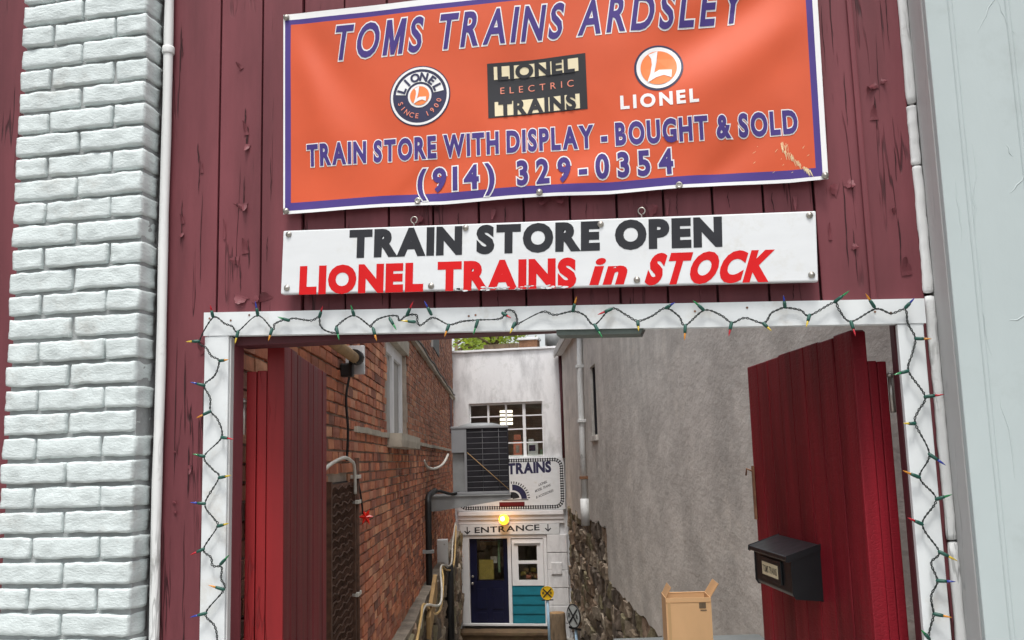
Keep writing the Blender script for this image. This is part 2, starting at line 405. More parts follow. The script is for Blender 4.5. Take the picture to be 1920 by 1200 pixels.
# ================================================================== WHITE BRICK PILLAR
pil = thing('brick_pillar', 'white painted brick pillar left of the red gateway wall', 'pillar', (-1.857, 0, 0))
part('mortar_core', MB().box(-.214, .214, -.086, .06, -.012, 3.35), 'shaded_mortar', pil)
full = [shared('brick', MB().rough(.2145, .100, .0620, 22, 6, 7, .0040, .0042, i+1, 24), 'white_brick') for i in range(9)]
half = [shared('brick', MB().rough(.105, .100, .0620, 11, 6, 7, .0040, .0042, i+31, 24), 'white_brick') for i in range(7)]
for m_ in full+half:
    for p in m_.polygons: p.use_smooth = True
z = 3.026+.0735*4; row = 0
while z > .05:
    sh = random.uniform(-.003, .003)
    cells = [(-.2235, .214, full), (.0035, .214, full)] if row % 2 else [(-.222, .104, half), (-.107, .214, full), (.117, .104, half)]
    for x0, ln, bank in cells:
        ln_s = 1+random.uniform(-.02, .02)
        b = link('brick', random.choice(bank), pil, (x0+ln/2+sh*.5+random.uniform(-.002, .002), -.052+random.uniform(-.003, .003), z-.031), (random.uniform(-.012, .012), random.uniform(-.012, .012), random.uniform(-.012, .012)))
        b.scale = (ln_s, 1, 1+random.uniform(-.03, .03))
    z -= .0735; row += 1
# narrow white pipe in the corner beside the pillar
pp = thing('corner_pipe', 'thin white painted pipe running up between brick pillar and red boards', 'pipe', (-1.607, -.022, 0))
mb = MB(); mb.tube([(math.sin(k*.9)*.0012, math.cos(k*.7)*.001, k*.12) for k in range(28)], [.0150+.0006*math.sin(k*2.1) for k in range(28)], 12); part('tube', mb, 'white_pipe', pp)
for zz in (2.92,): part('coupling', MB().lathe([(.0185, zz), (.0195, zz+.004), (.0195, zz+.02), (.0182, zz+.025)], 14), 'white_pipe', pp)
# red boarding beyond the pillar
nb = thing('neighbour_boarding', 'strip of red boarding left of the white brick pillar', 'wall', (-2.07, 0, 0))
for i in range(7): part('board', MB().bbox(-.23*(i+1)+.003, -.23*i-.003, -.005, .03, 0, 3.35, .004), 'red_board', nb)
part('backing', MB().box(-1.7, .3, .031, .1, 0, 3.35), 'red_dark', nb)

# ================================================================== RED GATEWAY WALL
wall = thing('gateway_wall', 'dark red peeling board wall above the gateway opening', 'wall')
edges = [-1.625, -1.434, -1.290, -1.154, -1.018, -.879, -.741, -.602, -.467, -.330, -.195, -.062, .075, .214, .350, .483, .617]
for i in range(len(edges)-1):
    a, b = edges[i], edges[i+1]
    bot = 1.99-(a+1.45)*.036 if (b > -1.40 and a < .53) else 0.0
    d = random.uniform(-.003, .003) if 3 <= i <= 13 else random.uniform(-.001, .001)-.004
    x0, x1 = a+.0028, b-.0028
    if i == 0: pass
    part('board', MB().bbox(x0, x1, d, .03, bot+.02 if bot else 0, 3.35, .0035), 'red_board', wall)
for x0, x1 in ((-1.434, -1.39), (.545, .617)):
    part('board', MB().bbox(x0+.0028, x1, -.002, .03, 0, 2.005 if x0 < 0 else 1.95, .003), 'red_board', wall)
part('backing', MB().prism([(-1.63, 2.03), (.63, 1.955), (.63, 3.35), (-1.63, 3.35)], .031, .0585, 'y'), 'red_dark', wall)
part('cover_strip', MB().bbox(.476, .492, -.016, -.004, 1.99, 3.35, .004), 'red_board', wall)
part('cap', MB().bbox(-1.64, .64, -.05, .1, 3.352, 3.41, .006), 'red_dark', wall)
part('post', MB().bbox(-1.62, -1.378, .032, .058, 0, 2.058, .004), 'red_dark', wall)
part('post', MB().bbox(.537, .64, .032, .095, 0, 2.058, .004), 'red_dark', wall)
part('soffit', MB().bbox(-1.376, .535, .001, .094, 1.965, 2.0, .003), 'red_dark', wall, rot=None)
# curled paint flakes
def flake(x, z, wd, ln, lift, ang, curl=1):
    mb = MB(); n = 5; vs = []
    for i in range(n+1):
        t = i/n; ww = wd*(1-.75*t**1.3)*(1+.2*math.sin(i*2.3+x*50))
        out = lift*(t**1.6)
        for e in (-1, 0, 1):
            px = e*ww/2; pz = ln*t*(1-.2*t*curl)
            vs.append((px*math.cos(ang)-pz*math.sin(ang), -out-.001-(.0015 if e == 0 else 0), px*math.sin(ang)+pz*math.cos(ang)))
    fs = [(i*3+k, i*3+k+1, (i+1)*3+k+1, (i+1)*3+k) for i in range(n) for k in (0, 1)]
    mb.add(vs, fs); ob = part('paint_flake', mb, 'red_board', wall, (x, -.005, z))
    so_ = ob.modifiers.new('thick', 'SOLIDIFY'); so_.thickness = .0008
for x, z, wd, ln, li, an in [(-1.345, 2.41, .022, .035, .014, 3.3), (-1.352, 2.40, .016, .03, .012, 1.2), (-1.34, 2.63, .016, .055, .013, .15), (-1.335, 2.60, .02, .03, .012, 2.9),
        (-1.36, 2.85, .016, .03, .012, .6), (-1.34, 2.25, .02, .06, .010, .1), (-1.36, 2.23, .03, .03, .014, 1.5), (-1.35, 2.12, .05, .035, .012, 2.8), (-1.31, 2.11, .03, .03, .014, 4.2),
        (-1.55, 2.36, .012, .04, .010, .2), (-1.555, 2.33, .016, .02, .012, 3.4), (-1.49, 2.52, .010, .05, .006, .1), (-1.41, 2.3, .009, .08, .007, 0), (-1.27, 2.10, .045, .03, .012, .2),
        (-1.565, 1.50, .012, .02, .010, 4.6), (-1.56, 1.47, .012, .016, .010, 4.6), (-1.565, 1.65, .010, .016, .010, 4.6), (-1.468, 1.95, .03, .05, .016, .5), (-1.46, 1.90, .02, .06, .010, 2.9), (-1.47, 1.72, .012, .05, .006, .1), (-1.51, 1.61, .014, .035, .008, 3.2),
        (.415, 2.31, .04, .03, .012, 1.3), (.44, 2.33, .03, .03, .012, 4.0), (.525, 2.50, .02, .05, .010, 0), (.54, 2.60, .02, .03, .014, 2.0), (.55, 2.61, .016, .02, .012, 4.4), (.52, 2.58, .016, .02, .012, .5),
        (.575, 2.06, .03, .06, .016, .1), (.56, 2.24, .02, .015, .012, 1.3), (.44, 2.15, .02, .02, .010, 4.3), (.385, 2.17, .010, .06, .006, 0), (-.395, 2.36, .03, .045, .02, 2.6), (-.372, 2.36, .03, .05, .02, 3.8), (-.79, 2.32, .03, .03, .014, 4.4), (-.105, 2.29, .04, .035, .014, 5.0), (-.555, 2.33, .016, .04, .008, 3.0), (-.05, 2.32, .012, .06, .006, 3.1), (.30, 2.3, .012, .05, .006, 3.1)]:
    flake(x, z, wd, ln, li, an)

rc = random.Random(3)
def split(x, z, ln, wd):                    # open split in the paint: a thin dark sliver with ragged edges
    n = 9; vs = []; xo = 0
    for i in range(n+1):
        t = i/n; w_ = wd*math.sin(math.pi*t)**.7*rc.uniform(.35, 1.1)+.0002; xo += rc.uniform(-.0016, .0016)
        vs += [(xo-w_/2, 0, -ln*t), (xo+w_/2, 0, -ln*t)]
    mb = MB(); mb.add(vs, [(2*i, 2*i+2, 2*i+3, 2*i+1) for i in range(n)])
    part('split', mb, 'split_dark', wall, (x, -.0062, z))
for x, z, ln, wd in [(-1.572, 3.02, .16, .005), (-1.567, 2.98, .07, .004), (-1.505, 2.62, .07, .005), (-1.555, 2.44, .15, .004), (-1.49, 2.46, .30, .003), (-1.50, 2.55, .1, .003), (-1.345, 2.72, .06, .006), (-1.335, 2.66, .08, .009), (-1.345, 2.50, .12, .004), (-1.33, 2.30, .10, .004), (-1.355, 2.22, .09, .004), (-1.26, 2.55, .14, .003), (-1.265, 2.30, .08, .003), (-1.562, 2.0, .45, .003), (-1.535, 1.96, .26, .005), (-1.51, 1.80, .10, .006), (-1.515, 1.67, .16, .007), (-1.47, 1.85, .14, .004), (-1.525, 1.45, .3, .003), (-1.475, 1.42, .25, .003), (-1.58, 1.3, .2, .003), (-1.52, 1.2, .22, .004),
        (.43, 3.0, .3, .003), (.455, 2.65, .16, .003), (.41, 2.85, .2, .002), (.43, 2.34, .25, .004), (.445, 2.2, .15, .003), (.53, 2.57, .10, .005), (.57, 2.42, .1, .003), (.565, 2.22, .14, .004), (.55, 2.75, .2, .002), (.585, 2.9, .2, .002), (-1.0, 2.33, .05, .002), (-.52, 2.34, .06, .004), (-.66, 2.33, .05, .003), (-.02, 2.34, .07, .004), (.12, 2.33, .05, .003), (-.28, 2.33, .05, .002), (.24, 2.32, .06, .003), (-.55, 2.09, .06, .003), (-.9, 2.11, .05, .003), (.28, 2.06, .05, .003)]:
    split(x, z, ln, wd)
# ================================================================== WHITE TRIM ROUND THE OPENING
tr = thing('gateway_trim', 'white board trim framing the gateway opening', 'door frame')
t_ = -.0378
mb = MB(); mb.prism([(-1.456, 2.066), (-1.456, 2.0), (.603, 1.928), (.603, 1.988)][::-1], -.034, -.0035, 'y')
lin = part('lintel_board', mb, 'white_trim', tr)
bv = lin.modifiers.new('b', 'BEVEL'); bv.width = .003; bv.segments = 2
part('jamb_board', MB().bbox(-1.456, -1.3775, -.032, -.0035, 0, 1.9955, .003), 'white_trim', tr)
part('jamb_board', MB().bbox(.5335, .599, -.032, -.0035, 0, 1.926, .003), 'white_trim', tr)
part('jamb_edge', MB().bbox(-1.3765, -1.3715, -.026, -.006, 0, 1.99, .001), 'pale_grey', tr)
part('jamb_lining', MB().bbox(-1.3765, -1.3705, -.005, .056, 0, 1.99, .001), 'red_board', tr)
mb = MB(); mb.prism([(-.378, 1.9655), (-.378, 1.945), (-.142, 1.937), (-.132, 1.957)][::-1], -.026, .06, 'y')
part('head_plate', mb, 'plate_grey', tr)
for x, z in [(-1.44, 2.05), (-1.37, 2.04), (-1.31, 2.053), (-.61, 2.014), (-.63, 2.012), (.01, 1.99), (.15, 1.992), (.48, 1.962), (.52, 1.957)]:
    part('nail_hole', MB().lathe([(.0032, -.0352), (.0028, -.0346)], 8, (x, 0, z), 'y'), 'rust', tr)

# ================================================================== RIGHT PILASTER
rp = thing('board_pilaster', 'pale grey-green board pilaster right of the gateway', 'pilaster', (.64, 0, 0))
for a, b in ((.0, .056), (.064, .192), (.200, .40), (.408, .62), (.628, .9), (.908, 1.2), (1.208, 1.6)):
    part('board', MB().bbox(a, b, -.18, -.15, 0, 3.35, .004), 'pale_board', rp)
for a in (.060, .196, .404, .624, .904, 1.204):
    mb = MB(); mb.tube([(a, -.1755, k*.186) for k in range(19)], .0075, 10); part('bead', mb, 'pale_board', rp)
part('backing', MB().box(.004, 1.6, -.149, -.12, 0, 3.35), 'pale_grey', rp)
part('side_board', MB().bbox(-.002, .02, -.148, .03, 0, 3.35, .003), 'pale_grey', rp)
rr_ = random.Random(5)
for x, z, dx, dz, n in ((.10, 2.62, .012, .02, 9), (.085, 2.4, -.002, -.03, 12), (.075, 2.1, .001, -.03, 10), (.16, 2.35, .006, -.008, 6), (.15, 2.22, .01, .006, 6), (.215, 2.2, .0, -.03, 12), (.12, 1.9, .012, .004, 5), (.09, 1.75, .001, -.03, 9), (.14, 1.5, .008, -.003, 5), (.03, 2.3, .001, -.03, 8), (.17, 2.75, .004, -.02, 8), (.2, 1.7, .002, -.03, 9), (.10, 1.3, .004, -.02, 6)):
    mb = MB(); p = [(x, -.1792, z)]
    for i in range(n): p.append((p[-1][0]+dx+rr_.uniform(-.006, .006), -.1792, p[-1][2]+dz+rr_.uniform(-.006, .006)))
    mb.tube(p, [.0004+.0018*math.sin(math.pi*i/n) for i in range(n+1)], 6); part('paint_ridge', mb, 'pale_board', rp)
cs = thing('corner_strip', 'cracked narrow white strip between red wall and pale pilaster', 'trim', (.6245, -.006, 0))
for i, (z0, z1, dx) in enumerate(((0, 1.36, .002), (1.364, 2.002, .001), (2.008, 2.36, 0), (2.363, 2.53, -.0015), (2.536, 3.35, .001))):
    mb = MB(); mb.rough(.026, .02, z1-z0, 3, 2, 40, .006, .0022, i*7+2, 26); mb.v = [(x+dx, y, z+(z0+z1)/2) for x, y, z in mb.v]; mb.sm = [True]*len(mb.f)
    part('strip_length', mb, 'white_pipe', cs)

# ================================================================== BANNER
ban = thing('vinyl_banner', 'orange vinyl banner with purple border nailed over the gateway', 'banner')
TLc, TRc, BLc, BRc = (-1.207, 3.001), (.398, 2.985), (-1.203, 2.357), (.388, 2.332)
def ridge(x, z, ax, az, bx, bz, wd):
    dx, dz = bx-ax, bz-az; L2 = dx*dx+dz*dz; t = max(0, min(1, ((x-ax)*dx+(z-az)*dz)/L2))
    d = math.hypot(x-ax-dx*t, z-az-dz*t); return math.exp(-(d/(wd*(.55+.8*t)))**2)*math.sin(math.pi*min(1, .12+t*.88))
def wave(x, z):
    edge = min(1, max(0, (x+1.21)/.12))*min(1, max(0, (.395-x)/.12))
    y = .011*ridge(x, z, -1.2, 3.0, -.78, 2.46, .075)-.009*ridge(x, z, -1.2, 2.98, -.98, 2.40, .06)+.016*ridge(x, z, .40, 2.98, -.22, 2.62, .075)-.012*ridge(x, z, .38, 2.82, -.1, 2.52, .08)
    y += .010*ridge(x, z, -.35, 3.0, -.5, 2.5, .10)-.008*ridge(x, z, -.12, 3.0, -.2, 2.45, .09)+.008*ridge(x, z, -.84, 2.37, -.55, 2.55, .06)-.008*ridge(x, z, -.36, 2.36, -.05, 2.5, .06)+.007*ridge(x, z, .05, 2.35, .3, 2.55, .05)
    y += .004*math.sin(x*7.3+z*5)*math.sin(z*9+1)+.003*noise.noise(Vector((x*6, z*6, 3)))
    return y*edge
def bsurf(level):
    def fn(x, z): return (x, -.034+wave(x, z)-.0011*level, z)
    return fn
mb = MB(); NX, NZ = 150, 62
ga = [0, .0035, .008, .0155, .0195]+[.0195+(.980-.0195)*i/NX for i in range(1, NX+1)]+[.984, .991, .9955, 1]
gb = [0, .007, .015, .03, .045, .053]+[.053+(.945-.053)*i/NZ for i in range(1, NZ+1)]+[.955, .97, .985, .993, 1]
def bq(a, b):
    x = (BLc[0]*(1-a)+BRc[0]*a)*(1-b)+(TLc[0]*(1-a)+TRc[0]*a)*b
    z = (BLc[1]*(1-a)+BRc[1]*a)*(1-b)+(TLc[1]*(1-a)+TRc[1]*a)*b
    sc = -.006*abs(math.sin(math.pi*a*3.2))*(1-b)+.002*math.sin(a*23)*(1-b)
    return x+.004*math.sin(b*5)*(1-abs(2*a-1)), z-sc*.6
vv = [bsurf(0)(*bq(a, b)) for b in gb for a in ga]; na = len(ga)
mb.smooth = True
for j in range(len(gb)-1):
    for i in range(na-1):
        am = (ga[i]+ga[i+1])/2; bm_ = (gb[j]+gb[j+1])/2
        mb.mi.append(2 if am < .0057 or am > .9915 or bm_ < .022 or bm_ > .975 else (1 if am < .0175 or am > .981 or bm_ < .058 or bm_ > .945 else 0))
        mb.f.append([j*na+i, j*na+i+1, (j+1)*na+i+1, (j+1)*na+i]); mb.sm.append(True)
mb.v = vv; mb.t = [(1, 1, 1)]*len(vv)
part('sheet', mb, ['banner_orange', 'banner_purple', 'print_white'], ban)
CUT = .03
def btext(body, p0, p1, h, off, wo, slant=0, gap=.15, space=.3):
    if wo:
        v, f = fit_text(body, p0, p1, h, off+wo, slant, gap, space); lay('lettering_outline', v, f, bsurf(1), 'print_white', ban, CUT)
    v, f = fit_text(body, p0, p1, h, off, slant, gap, space); lay('lettering', v, f, bsurf(2), 'print_purple', ban, CUT)
btext('TOMS TRAINS ARDSLEY', (-1.046, 2.838), (.185, 2.822), .104, .024, .032, .16, .24, .36)
btext('TRAIN STORE WITH DISPLAY - BOUGHT & SOLD', (-1.125, 2.504), (.315, 2.474), .062, .044, .038, 0, .21, .30)
btext('(914)', (-.776, 2.391), (-.546, 2.390), .068, .036, .042, 0, .30, .25)
btext('329-0354', (-.474, 2.390), (-.030, 2.389), .068, .036, .042, 0, .38, .25)
# round badge on the left
c = (-.767, 2.690); K = .088
for vf, lv, m in ((disc2d(c, K*1.08, 48), 1, 'print_navy'), (ring2d(c, K*.96, K*1.04, n=48), 2, 'print_white'), (ring2d(c, K*.50, K*.86, 8, 172, 30), 2, 'print_white'),
                  (disc2d(c, K*.42), 2, 'print_white'), (disc2d(c, K*.34), 3, 'print_orange')):
    lay('badge_print', *vf, bsurf(lv), m, ban, CUT)
lay('badge_lettering', *arc_text('LIONEL', c, K*.54, K*.28, 158, 22, .045), bsurf(3), 'print_navy', ban)
for w_, a0, a1 in (('SINCE', 198, 262), ('1900', 292, 342)): lay('badge_lettering', *arc_text(w_, c, K*.80, K*.17, a0, a1, .01, True), bsurf(3), 'print_salmon', ban)
LS = [(-.50, .74), (-.02, .92), (-.10, .3), (-.24, -.26), (.02, -.12), (.66, -.16), (.62, -.60), (.25, -.42), (-.15, -.52), (-.62, -.80), (-.44, -.3), (-.34, .2), (-.36, .52)]
lay('badge_letter', [(c[0]+x*K*.36, c[1]+z*K*.36) for x, z in LS], [list(range(len(LS)))], bsurf(4), 'print_white', ban)
# black and cream block in the middle
x0, x1, zb, zt = -.558, -.263, 2.600, 2.769
lay('block_print', *rect2d(x0, x1, zb, zt), bsurf(1), 'print_black', ban, CUT)
for z0, z1, tx in ((2.717, 2.757, 'LIONEL'), (2.604, 2.648, 'TRAINS')):
    lay('block_print', *rect2d(x0+.020, x1-.022, z0, z1), bsurf(2), 'print_cream', ban, CUT)
    lay('block_lettering', *fit_text(tx, (x0+.034, z0), (x1-.036, z0), z1-z0, .05, 0, .16), bsurf(3), 'print_black', ban, CUT)
lay('block_lettering', *fit_text('ELECTRIC', (x0+.038, 2.672), (x1-.038, 2.672), .020, .0, 0, .5), bsurf(2), 'print_salmon', ban, CUT)
# round badge on the right
c = (-.054, 2.704); K = .070
for vf, lv, m in ((disc2d(c, K, 48), 1, 'print_navy'), (disc2d(c, K*.91, 48), 2, 'print_white'), (disc2d(c, K*.74, 48), 3, 'print_orange')):
    lay('badge_print', *vf, bsurf(lv), m, ban, CUT)
lay('badge_letter', [(c[0]+x*K*.80, c[1]+z*K*.80) for x, z in LS], [list(range(len(LS)))], bsurf(4), 'print_white', ban)
v, f = fit_text('LIONEL', (-.166, 2.590), (.052, 2.588), .037, .04, 0, .28); lay('badge_lettering', v, f, bsurf(1), 'print_white', ban, CUT)
# scrape on the lower right
P = []
for k in range(60):
    t = random.random(); x = .272+.070*t**1.5+random.gauss(0, .0045); z = 2.452-.094*t; l = random.uniform(.006, .026); wd = random.uniform(.0006, .0024); sl_ = .25+.9*t
    P.append(([(x, z), (x+wd, z), (x+wd*.6+l*.35*sl_, z-l), (x+l*.35*sl_, z-l*.95)], [[0, 1, 2, 3]]))
lay('scrape', *join2d(P), bsurf(1), 'scuff', ban)['kind'] = 'stuff'
for i in range(12):
    x, z = random.uniform(.13, .345), random.uniform(2.355, 2.45); l = random.uniform(.002, .012); a = random.uniform(.5, 1.1)
    lay('scrape', [(x, z), (x+l*math.cos(a), z+l*math.sin(a)), (x+l*math.cos(a)+.0007, z+l*math.sin(a)-.0005), (x+.0007, z-.0006)], [[0, 1, 2, 3]], bsurf(1), 'scuff', ban)
grom = shared('grommet', MB().lathe([(.0042, -.0025), (.0055, -.0042), (.0085, -.0042), (.0100, -.001), (.0100, 0)], 16, ax='y'), 'steel')
screw = shared('screw', MB().lathe([(.0001, -.0065), (.003, -.0062), (.0052, -.0045), (.0056, -.003), (.0088, -.0026), (.0092, 0)], 14, ax='y'), 'steel')
for x, z, sc_ in [(-1.196, 2.990, 1), (-1.193, 2.366, 1), (-.778, 2.366, 0), (-.412, 2.362, 1), (-.014, 2.351, 0), (.380, 2.345, 1), (.386, 2.975, 1), (-.4, 2.99, 1)]:
    y = bsurf(1)(x, z)[1]; link('grommet', grom, ban, (x, y, z))
    if sc_: link('screw', screw, ban, (x, y-.003, z))
    else: part('eyelet_hole', MB().lathe([(.0043, -.0006), (.0043, 0)], 10, ax='y'), 'rust', ban, (x, y, z))

# ================================================================== STORE SIGN
sg = thing('store_sign', 'white rectangular board sign reading TRAIN STORE OPEN below the banner', 'sign', (-.426, -.05, 2.174), 0)
TL = R(-2.12); sg.rotation_euler = (0, -TL, 0)
def sl(x, z):       # facade -> sign-local
    dx, dz = x+.426, z-2.174; ca, sa = math.cos(TL), math.sin(TL); return (dx*ca+dz*sa, -dx*sa+dz*ca)
mb = MB(); mb.bbox(-.768, .768, -.012, .012, -.0965, .0965, .004)
part('panel', mb, 'sign_white', sg)
def stext(body, p0, p1, h, off, m, slant=0, gap=.16, space=.36):
    v, f = fit_text(body, sl(*p0), sl(*p1), h, off, slant, gap, space)
    lay('lettering', v, f, lambda x, z: (x, -.0127, z), m, sg)
stext('TRAIN STORE OPEN', (-.976, 2.207), (.087, 2.167), .072, .066, 'print_charcoal', 0, .19)
stext('LIONEL TRAINS', (-1.132, 2.107), (-.319, 2.078), .073, .066, 'print_red', 0, .19)
stext('in', (-.268, 2.081), (-.185, 2.078), .064, .058, 'print_red', .30, .2)
stext('STOCK', (-.118, 2.073), (.198, 2.062), .076, .062, 'print_red', .30, .19)
mb = MB()
for i in range(34):                       # paint worn off the feet of the red letters
    x = random.uniform(-.66, -.33); lx, lz = sl(x, 2.086-(x+.66)*.030+random.uniform(-.004, .006)); a, b = random.uniform(.004, .018), random.uniform(.001, .004)
    n = 7; mb.add([(lx+a*math.cos(k*6.28/n)*random.uniform(.6, 1), -.0133, lz+b*math.sin(k*6.28/n)*random.uniform(.6, 1)) for k in range(n)], [list(range(n-1, -1, -1))])
part('worn_patch', mb, 'sign_white', sg, kind='stuff')
for x, z in [(-1.172, 2.286), (-1.177, 2.123), (-.627, 2.266), (-.733, 2.102), (-.237, 2.248), (-.143, 2.083), (.328, 2.231), (.322, 2.067)]:
    lx, lz = sl(x, z); link('screw', screw, sg, (lx, -.0125, lz))
hookm = MB(); hookm.tube([(.0095*math.cos(a), 0, .012+.0095*math.sin(a)) for a in [R(-75+k*22) for k in range(15)]]+[(0, 0, .0), (0, 0, -.02)], .0018, 6)
hk = shared('eye_hook', hookm, 'steel')
for x in (-.785, -.122):
    lx, lz = sl(x, 2.292 if x < -.5 else 2.268); link('eye_hook', hk, sg, (lx, -.002, lz))

# ================================================================== STRING LIGHTS
WL = [(-1.422, 2.05), (-1.466, 1.98), (-1.443, 1.958), (-1.426, 1.933), (-1.4, 1.917), (-1.413, 1.874), (-1.447, 1.846), (-1.427, 1.806), (-1.427, 1.768), (-1.402, 1.741), (-1.389, 1.689), (-1.443, 1.634), (-1.415, 1.595), (-1.396, 1.57), (-1.439, 1.496), (-1.407, 1.451), (-1.397, 1.429), (-1.439, 1.366), (-1.415, 1.341), (-1.41, 1.317), (-1.383, 1.313), (-1.384, 1.28), (-1.373, 1.25), (-1.429, 1.184), (-1.402, 1.148), (-1.393, 1.108), (-1.402, 1.064), (-1.427, 1.016), (-1.387, .961)]
WT = [(-1.383, 2.029), (-1.36, 2.02), (-1.341, 2.004), (-1.278, 2.048), (-1.231, 2.005), (-1.223, 2.019), (-1.201, 2.029), (-1.18, 2.03), (-1.16, 2.033), (-1.109, 2.024), (-1.083, 2.032), (-1.079, 2.008), (-1.061, 1.991), (-1.029, 1.983), (-1.028, 2.001), (-.975, 2.031), (-.925, 1.997), (-.921, 2.0), (-.902, 2.016), (-.868, 2.024), (-.841, 2.022), (-.834, 2.008), (-.813, 2.022), (-.784, 2.022), (-.78, 2.0), (-.77, 1.992), (-.734, 2.012), (-.687, 1.989), (-.649, 1.996), (-.602, 1.998), (-.535, 1.998), (-.517, 2.021), (-.495, 2.015), (-.487, 1.989), (-.496, 1.977), (-.484, 1.981), (-.414, 2.011), (-.379, 2.0), (-.327, 2.007), (-.295, 1.995), (-.267, 1.966), (-.218, 2.009), (-.177, 1.988), (-.147, 1.97), (-.107, 1.982), (-.069, 2.002), (-.034, 1.977), (-.018, 1.951), (.035, 1.99), (.079, 1.974), (.107, 1.952), (.143, 1.963), (.19, 1.946), (.211, 1.971), (.227, 1.979), (.249, 1.985), (.289, 1.976), (.311, 1.96), (.376, 1.992), (.387, 1.973), (.415, 1.938), (.48, 1.968), (.518, 1.954), (.554, 1.963), (.557, 1.926), (.573, 1.886), (.562, 1.845), (.549, 1.8), (.584, 1.733), (.564, 1.695), (.555, 1.663), (.582, 1.584), (.554, 1.525), (.589, 1.469), (.55, 1.407), (.584, 1.339), (.563, 1.311), (.574, 1.266), (.556, 1.229), (.558, 1.185), (.549, 1.155), (.543, 1.125), (.562, 1.083), (.539, 1.031)]
BU = [(-1.466, 1.98, -1.502, 1.979, 'y'), (-1.398, 1.917, -1.363, 1.918, 'a'), (-1.446, 1.845, -1.485, 1.856, 'b'), (-1.425, 1.767, -1.463, 1.748, 'a'), (-1.388, 1.689, -1.342, 1.681, 'r'), (-1.441, 1.634, -1.472, 1.642, 'g'), (-1.394, 1.57, -1.348, 1.577, 'y'), (-1.437, 1.496, -1.477, 1.501, 'b'), (-1.395, 1.43, -1.354, 1.439, 'y'), (-1.438, 1.366, -1.474, 1.35, 'r'), (-1.385, 1.321, -1.352, 1.349, 'g'), (-1.373, 1.25, -1.418, 1.265, 'a'), (-1.427, 1.184, -1.475, 1.173, 'b'), (-1.422, 2.052, -1.425, 2.086, 'r'), (-1.339, 2.004, -1.343, 1.965, 'y'), (-1.276, 2.048, -1.279, 2.088, 'b'), (-1.23, 2.005, -1.236, 1.969, 'a'), (-1.176, 2.027, -1.207, 2.038, 'g'), (-1.081, 2.032, -1.066, 2.062, 'r'), (-1.028, 1.999, -1.015, 1.96, 'g'), (-.973, 2.031, -.978, 2.059, 'g'), (-.915, 1.991, -.9, 1.951, 'a'), (-.864, 2.017, -.84, 1.98, 'g'), (-.812, 2.022, -.789, 2.059, 'r'), (-.787, 2.002, -.825, 2.006, 'y'), (-.738, 2.021, -.755, 2.059, 'b'), (-.686, 1.988, -.697, 1.953, 'a'), (-.601, 1.996, -.612, 1.955, 'g'), (-.529, 2.014, -.502, 1.996, 'r'), (-.493, 1.984, -.506, 1.952, 'y'), (-.327, 2.007, -.313, 2.045, 'a'), (-.267, 1.966, -.246, 1.927, 'g'), (-.217, 2.008, -.255, 1.992, 'r'), (-.147, 1.97, -.145, 1.941, 'y'), (-.069, 2.001, -.044, 2.013, 'b'), (-.018, 1.951, -.022, 1.909, 'a'), (.034, 1.99, .007, 2.016, 'g'), (.106, 1.952, .096, 1.914, 'r'), (.189, 1.946, .208, 1.922, 'y'), (.249, 1.985, .246, 2.015, 'b'), (.311, 1.962, .299, 1.928, 'y'), (.378, 1.993, .416, 2.019, 'g'), (.415, 1.938, .422, 1.898, 'r'), (.478, 1.972, .456, 2.008, 'a'), (.554, 1.966, .576, 1.989, 'b'), (.573, 1.884, .609, 1.88, 'a'), (.548, 1.8, .51, 1.791, 'g'), (.583, 1.731, .627, 1.735, 'r'), (.554, 1.663, .523, 1.664, 'y'), (.581, 1.584, .615, 1.555, 'b'), (.553, 1.525, .507, 1.546, 'a'), (.588, 1.469, .624, 1.481, 'g'), (.55, 1.407, .514, 1.425, 'r'), (.584, 1.339, .622, 1.317, 'y'), (.573, 1.267, .613, 1.266, 'b'), (.558, 1.186, .597, 1.179, 'a'), (.542, 1.126, .523, 1.149, 'g')]
st = thing('string_lights', 'green wire string of unlit coloured mini bulbs looped along the white trim', 'string lights')
path = [(x, -.043-.004*random.random(), z) for x, z in WL[::-1]+WT]
sm = smooth_path(path, 7)
mb = MB(); acc = 0; wires = [[], []]
for i, p in enumerate(sm):
    if i: acc += (sm[i]-sm[i-1]).length
    t = (sm[min(i+1, len(sm)-1)]-sm[max(i-1, 0)]).normalized(); a = t.cross(Vector((0, 1, 0))).normalized(); b = Vector((0, 1, 0))
    for k in (0, 1):
        ph = acc*260+k*math.pi; wires[k].append(p+(a*math.cos(ph)+b*math.sin(ph))*(.0021+.0012*noise.noise(p*25)))
for wv in wires: mb.tube(wv, .0015, 5)
part('wire', mb, 'wire_green', st)
sock = shared('bulb_socket', MB().lathe([(.002, -.003), (.0042, 0), (.0050, .004), (.0048, .014), (.0040, .0215)], 10), 'socket_green')
bulbs = {k: shared('bulb', MB().lathe([(.0028, .0), (.0030, .005), (.0024, .011), (.0010, .0175), (.0002, .0205)], 8), 'bulb_'+k) for k in 'raygb'}
for x0, z0, x1, z1, k in BU:
    d = Vector((x1-x0, -.012, z1-z0)); q = d.to_track_quat('Z', 'Y').to_euler()
    s = link('bulb_socket', sock, st, (x0, -.047, z0), q); s.scale = (1, 1, max(.8, min(1.15, d.length/.040)))
    link('bulb', bulbs[k], s, (0, 0, .021))

